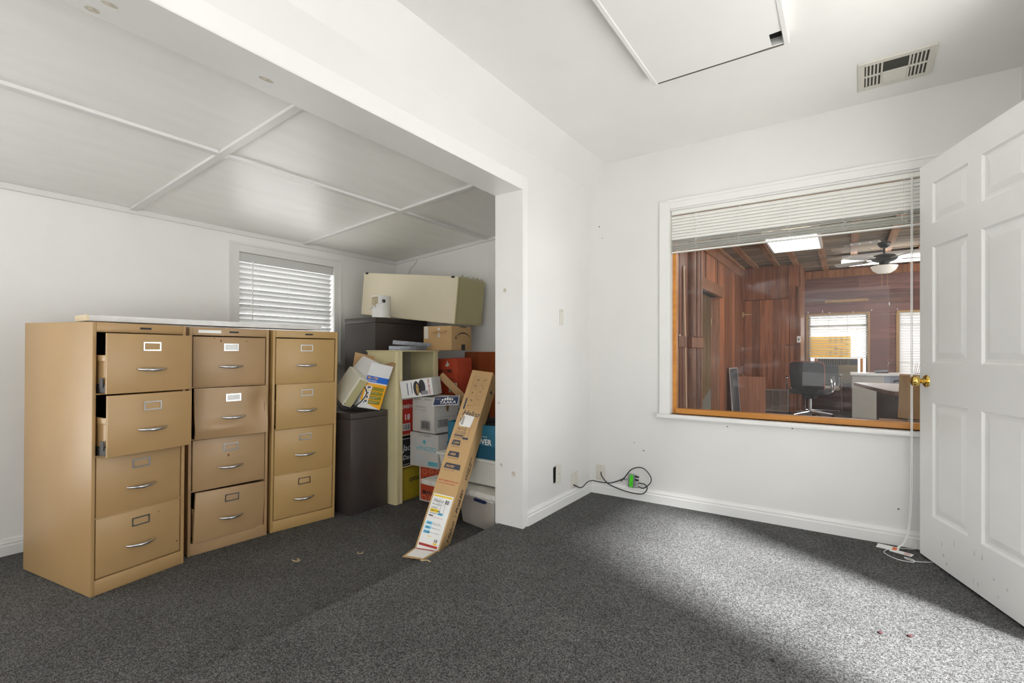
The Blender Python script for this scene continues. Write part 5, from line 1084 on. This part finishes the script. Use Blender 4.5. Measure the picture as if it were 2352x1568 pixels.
MB().cyl((0, 0.05, 0.10), (0, 0.05, 0.41), 0.028, 12).build('gas_lift', CHROME, oc); MB().box((-0.09, -0.06, 0.33), (0.09, 0.16, 0.40)).build('tilt_mechanism', BLACK, oc, bevel=0.01)
for s_ in (-1, 1):
    MB().tube(smooth_path([(s_*0.25, -0.02, 0.42), (s_*0.31, -0.02, 0.46), (s_*0.32, -0.06, 0.58), (s_*0.31, -0.04, 0.66), (s_*0.31, 0.12, 0.66), (s_*0.31, 0.2, 0.60), (s_*0.30, 0.16, 0.46), (s_*0.25, 0.12, 0.43)], 5), 0.014, 8).build('armrest', CHROME, oc)
    MB().box((s_*0.31-0.022, -0.05, 0.665), (s_*0.31+0.022, 0.16, 0.685)).build('arm_pad', BLACK, oc, bevel=0.006)
for i in range(5):
    a = R(20+72*i); d_ = Vector((math.cos(a), math.sin(a), 0)); L_ = MB(); L_.tube([Vector((0, 0.05, 0.115)), Vector((0, 0.05, 0.10))+d_*0.15, Vector((0, 0.05, 0.075))+d_*0.31], 0.016, 8, rs=[0.022, 0.018, 0.012]); lg = L_.build('base_leg', CHROME, oc)
    c_ = MB(); p_ = Vector((0, 0.05, 0.03))+d_*0.315; sd = Vector((-d_.y, d_.x, 0)); c_.cyl(p_-sd*0.022, p_+sd*0.022, 0.03, 14); c_.cyl(p_, p_+Vector((0, 0, 0.05)), 0.008, 8); c_.build('caster', BLACK, lg)
gc = thing('guest_chair', 'chrome framed guest chair with pale seat behind the office chair', 'chair', T(1.275, 6.92, 0, R(4)))
for s_ in (-1, 1):
    MB().tube(smooth_path([(s_*0.26, 0.24, 0.45), (s_*0.27, 0.22, 0.63), (s_*0.27, 0.12, 0.66), (s_*0.27, -0.18, 0.66), (s_*0.27, -0.24, 0.62), (s_*0.27, -0.27, 0.1), (s_*0.27, -0.26, 0.02), (s_*0.27, -0.20, 0.015), (s_*0.27, 0.24, 0.015)], 5), 0.013, 8).build('side_frame', CHROME, gc)
    MB().box((s_*0.27-0.02, -0.18, 0.665), (s_*0.27+0.02, 0.12, 0.685)).build('arm_pad', mat('pale_arm_pad', (0.45, 0.5, 0.55), 0.4), gc, bevel=0.006)
MB().box((-0.25, -0.24, 0.41), (0.25, 0.24, 0.47)).build('seat', mat('pale_seat_vinyl', (0.65, 0.62, 0.55), 0.5), gc, bevel=0.02, seg=2); MB().box((-0.25, 0.22, 0.5), (0.25, 0.26, 0.86)).build('backrest', GREYF, gc, bevel=0.02, seg=2)
MB().cyl((-0.27, 0.24, 0.015), (0.27, 0.24, 0.015), 0.013, 8).build('rear_bar', CHROME, gc)
DTOP = mat('white_desktop', (0.80, 0.79, 0.77), 0.35); PUT = mat('putty_metal', (0.50, 0.48, 0.42), 0.4, var=0.06, vscale=5); DKP = mat('dark_modesty_panel', (0.045, 0.035, 0.045), 0.4, var=0.1, vscale=5); EDGE = mat('brown_edge_band', (0.22, 0.14, 0.11), 0.5)
ds = thing('office_desk', 'putty metal desk with white top under the far windows', 'desk', T(1.70, 6.30, 0))
MB().box((0, 0, 0.0), (0.42, 0.72, 0.70)).build('pedestal', PUT, ds, bevel=0.006); MB().box((1.1, 0, 0), (1.5, 0.72, 0.70)).build('pedestal', PUT, ds, bevel=0.006)
MB().box((-0.02, -0.03, 0.70), (1.55, 0.75, 0.735)).build('desk_top', DTOP, ds, bevel=0.004); MB().box((0.42, 0.02, 0.56), (1.1, 0.04, 0.70)).build('centre_drawer', mat('blue_grey_plastic', (0.35, 0.38, 0.45), 0.4), ds)
MB().tube(smooth_path([(0.55, 0.01, 0.60), (0.58, 0.0, 0.63), (0.85, 0.0, 0.63), (0.88, 0.01, 0.60)], 4), 0.008, 6).build('drawer_pull', BLACK, ds)
rt = thing('return_table', 'white topped angled table with dark panel in front of the desk', 'table', T(0, 0, 0))
MB().prism([(1.70, 3.95), (1.95, 2.55), (2.0, 2.42), (2.75, 2.42), (2.75, 3.95)], 0.672, 0.70).build('table_top', DTOP, rt)
eb = MB(); pts = [(1.699, 3.95), (1.948, 2.548), (1.998, 2.418), (2.75, 2.418)]
for (p_, q_) in zip(pts, pts[1:]): eb.add([(p_[0], p_[1], 0.662), (q_[0], q_[1], 0.662), (q_[0], q_[1], 0.696), (p_[0], p_[1], 0.696)], [(0, 1, 2, 3)])
eb.build('edge_band', EDGE, rt)
MB().prism([(1.90, 3.3), (2.02, 2.62), (2.7, 2.62), (2.7, 3.3)], 0.0, 0.671).build('dark_panel', DKP, rt)
st_ = thing('stapler', 'grey stapler on the white desk top', 'stapler', T(2.1, 6.5, 0.736, R(15))); MB().box((-0.09, -0.02, 0), (0.09, 0.02, 0.015)).build('base', BLACK, st_, bevel=0.004); MB().box((-0.09, -0.018, 0.02), (0.08, 0.018, 0.05)).build('arm', mat('grey_stapler', (0.2, 0.22, 0.25), 0.3), st_, T(0, 0, 0.0, 0, 0, R(-6)), bevel=0.008, seg=2)
wr = thing('wire_file_rack', 'white wire file rack on the desk in front of the second far window', 'file rack', T(2.52, 6.45, 0.736))
for k in range(8):
    x = k*0.05; MB().tube([(x, 0, 0), (x+0.03, 0, 0.17), (x+0.03, 0.22, 0.17), (x, 0.22, 0)], 0.003, 5).build('wire_divider', CHROME, wr)
for (y_, z_) in ((0, 0.004), (0.22, 0.004)): MB().cyl((0, y_, z_), (0.38, y_, z_), 0.003, 5).build('base_wire', CHROME, wr)
MB().tube(smooth_path([(-0.02, 0.02, 0.17), (-0.30, 0.05, 0.18), (-0.34, 0.06, 0.12)], 4), 0.003, 5).build('bent_wire', CHROME, wr)
b = carton('storage_carton', 'tan carton standing on the tilted carton beside the interior window', T(2.36, 1.50, 0.53, R(-4), 0, R(2)), 0.40, 0.36, 0.34, CARDL)
m_ = MB(); m_.rect(0.33, 0.0, 0.338, 0.30, FL(0.40, 0, 0)); m_.build('scorch_line', INKBR, b)
b = carton('storage_carton', 'lower tan carton with sloping flap in the timber room corner', T(2.42, 1.42, 0.001, R(-2)), 0.58, 0.44, 0.50, CARDL, lid=False)
MB().box((-0.57, -0.26, 0), (-0.0, 0, 0.004)).build('sloping_flap', CARDL, b, T(0, 0.002, 0.498, 0, R(24)))
o = MB().box((0, 0, 0), (0.46, 0.024, 0.66)).build('table_leaf', WALNUT, None, T(0.04, 5.76, 0.002, R(7), R(-7)), bevel=0.003); tag(o, 'walnut laminate table leaf leaning against the timber partition', 'table leaf')
wsn = thing('window_screen', 'silver framed window screen leaning behind the walnut table leaf', 'window screen', T(0.10, 5.18, 0.002, R(84), R(-4)))
t = MB()
for (a, b_) in (((0, 0, 0), (0.02, 0.012, 0.82)), ((0.43, 0, 0), (0.45, 0.012, 0.82)), ((0.02, 0, 0), (0.43, 0.012, 0.02)), ((0.02, 0, 0.80), (0.43, 0.012, 0.82))): t.box(a, b_)
t.build('frame', mat('aluminium_frame', (0.8, 0.8, 0.8), 0.35, 0.6), wsn); MB().box((0.02, 0.005, 0.02), (0.43, 0.007, 0.80)).build('mesh_screen', mat('charcoal_screen', (0.06, 0.06, 0.065), 0.6), wsn)
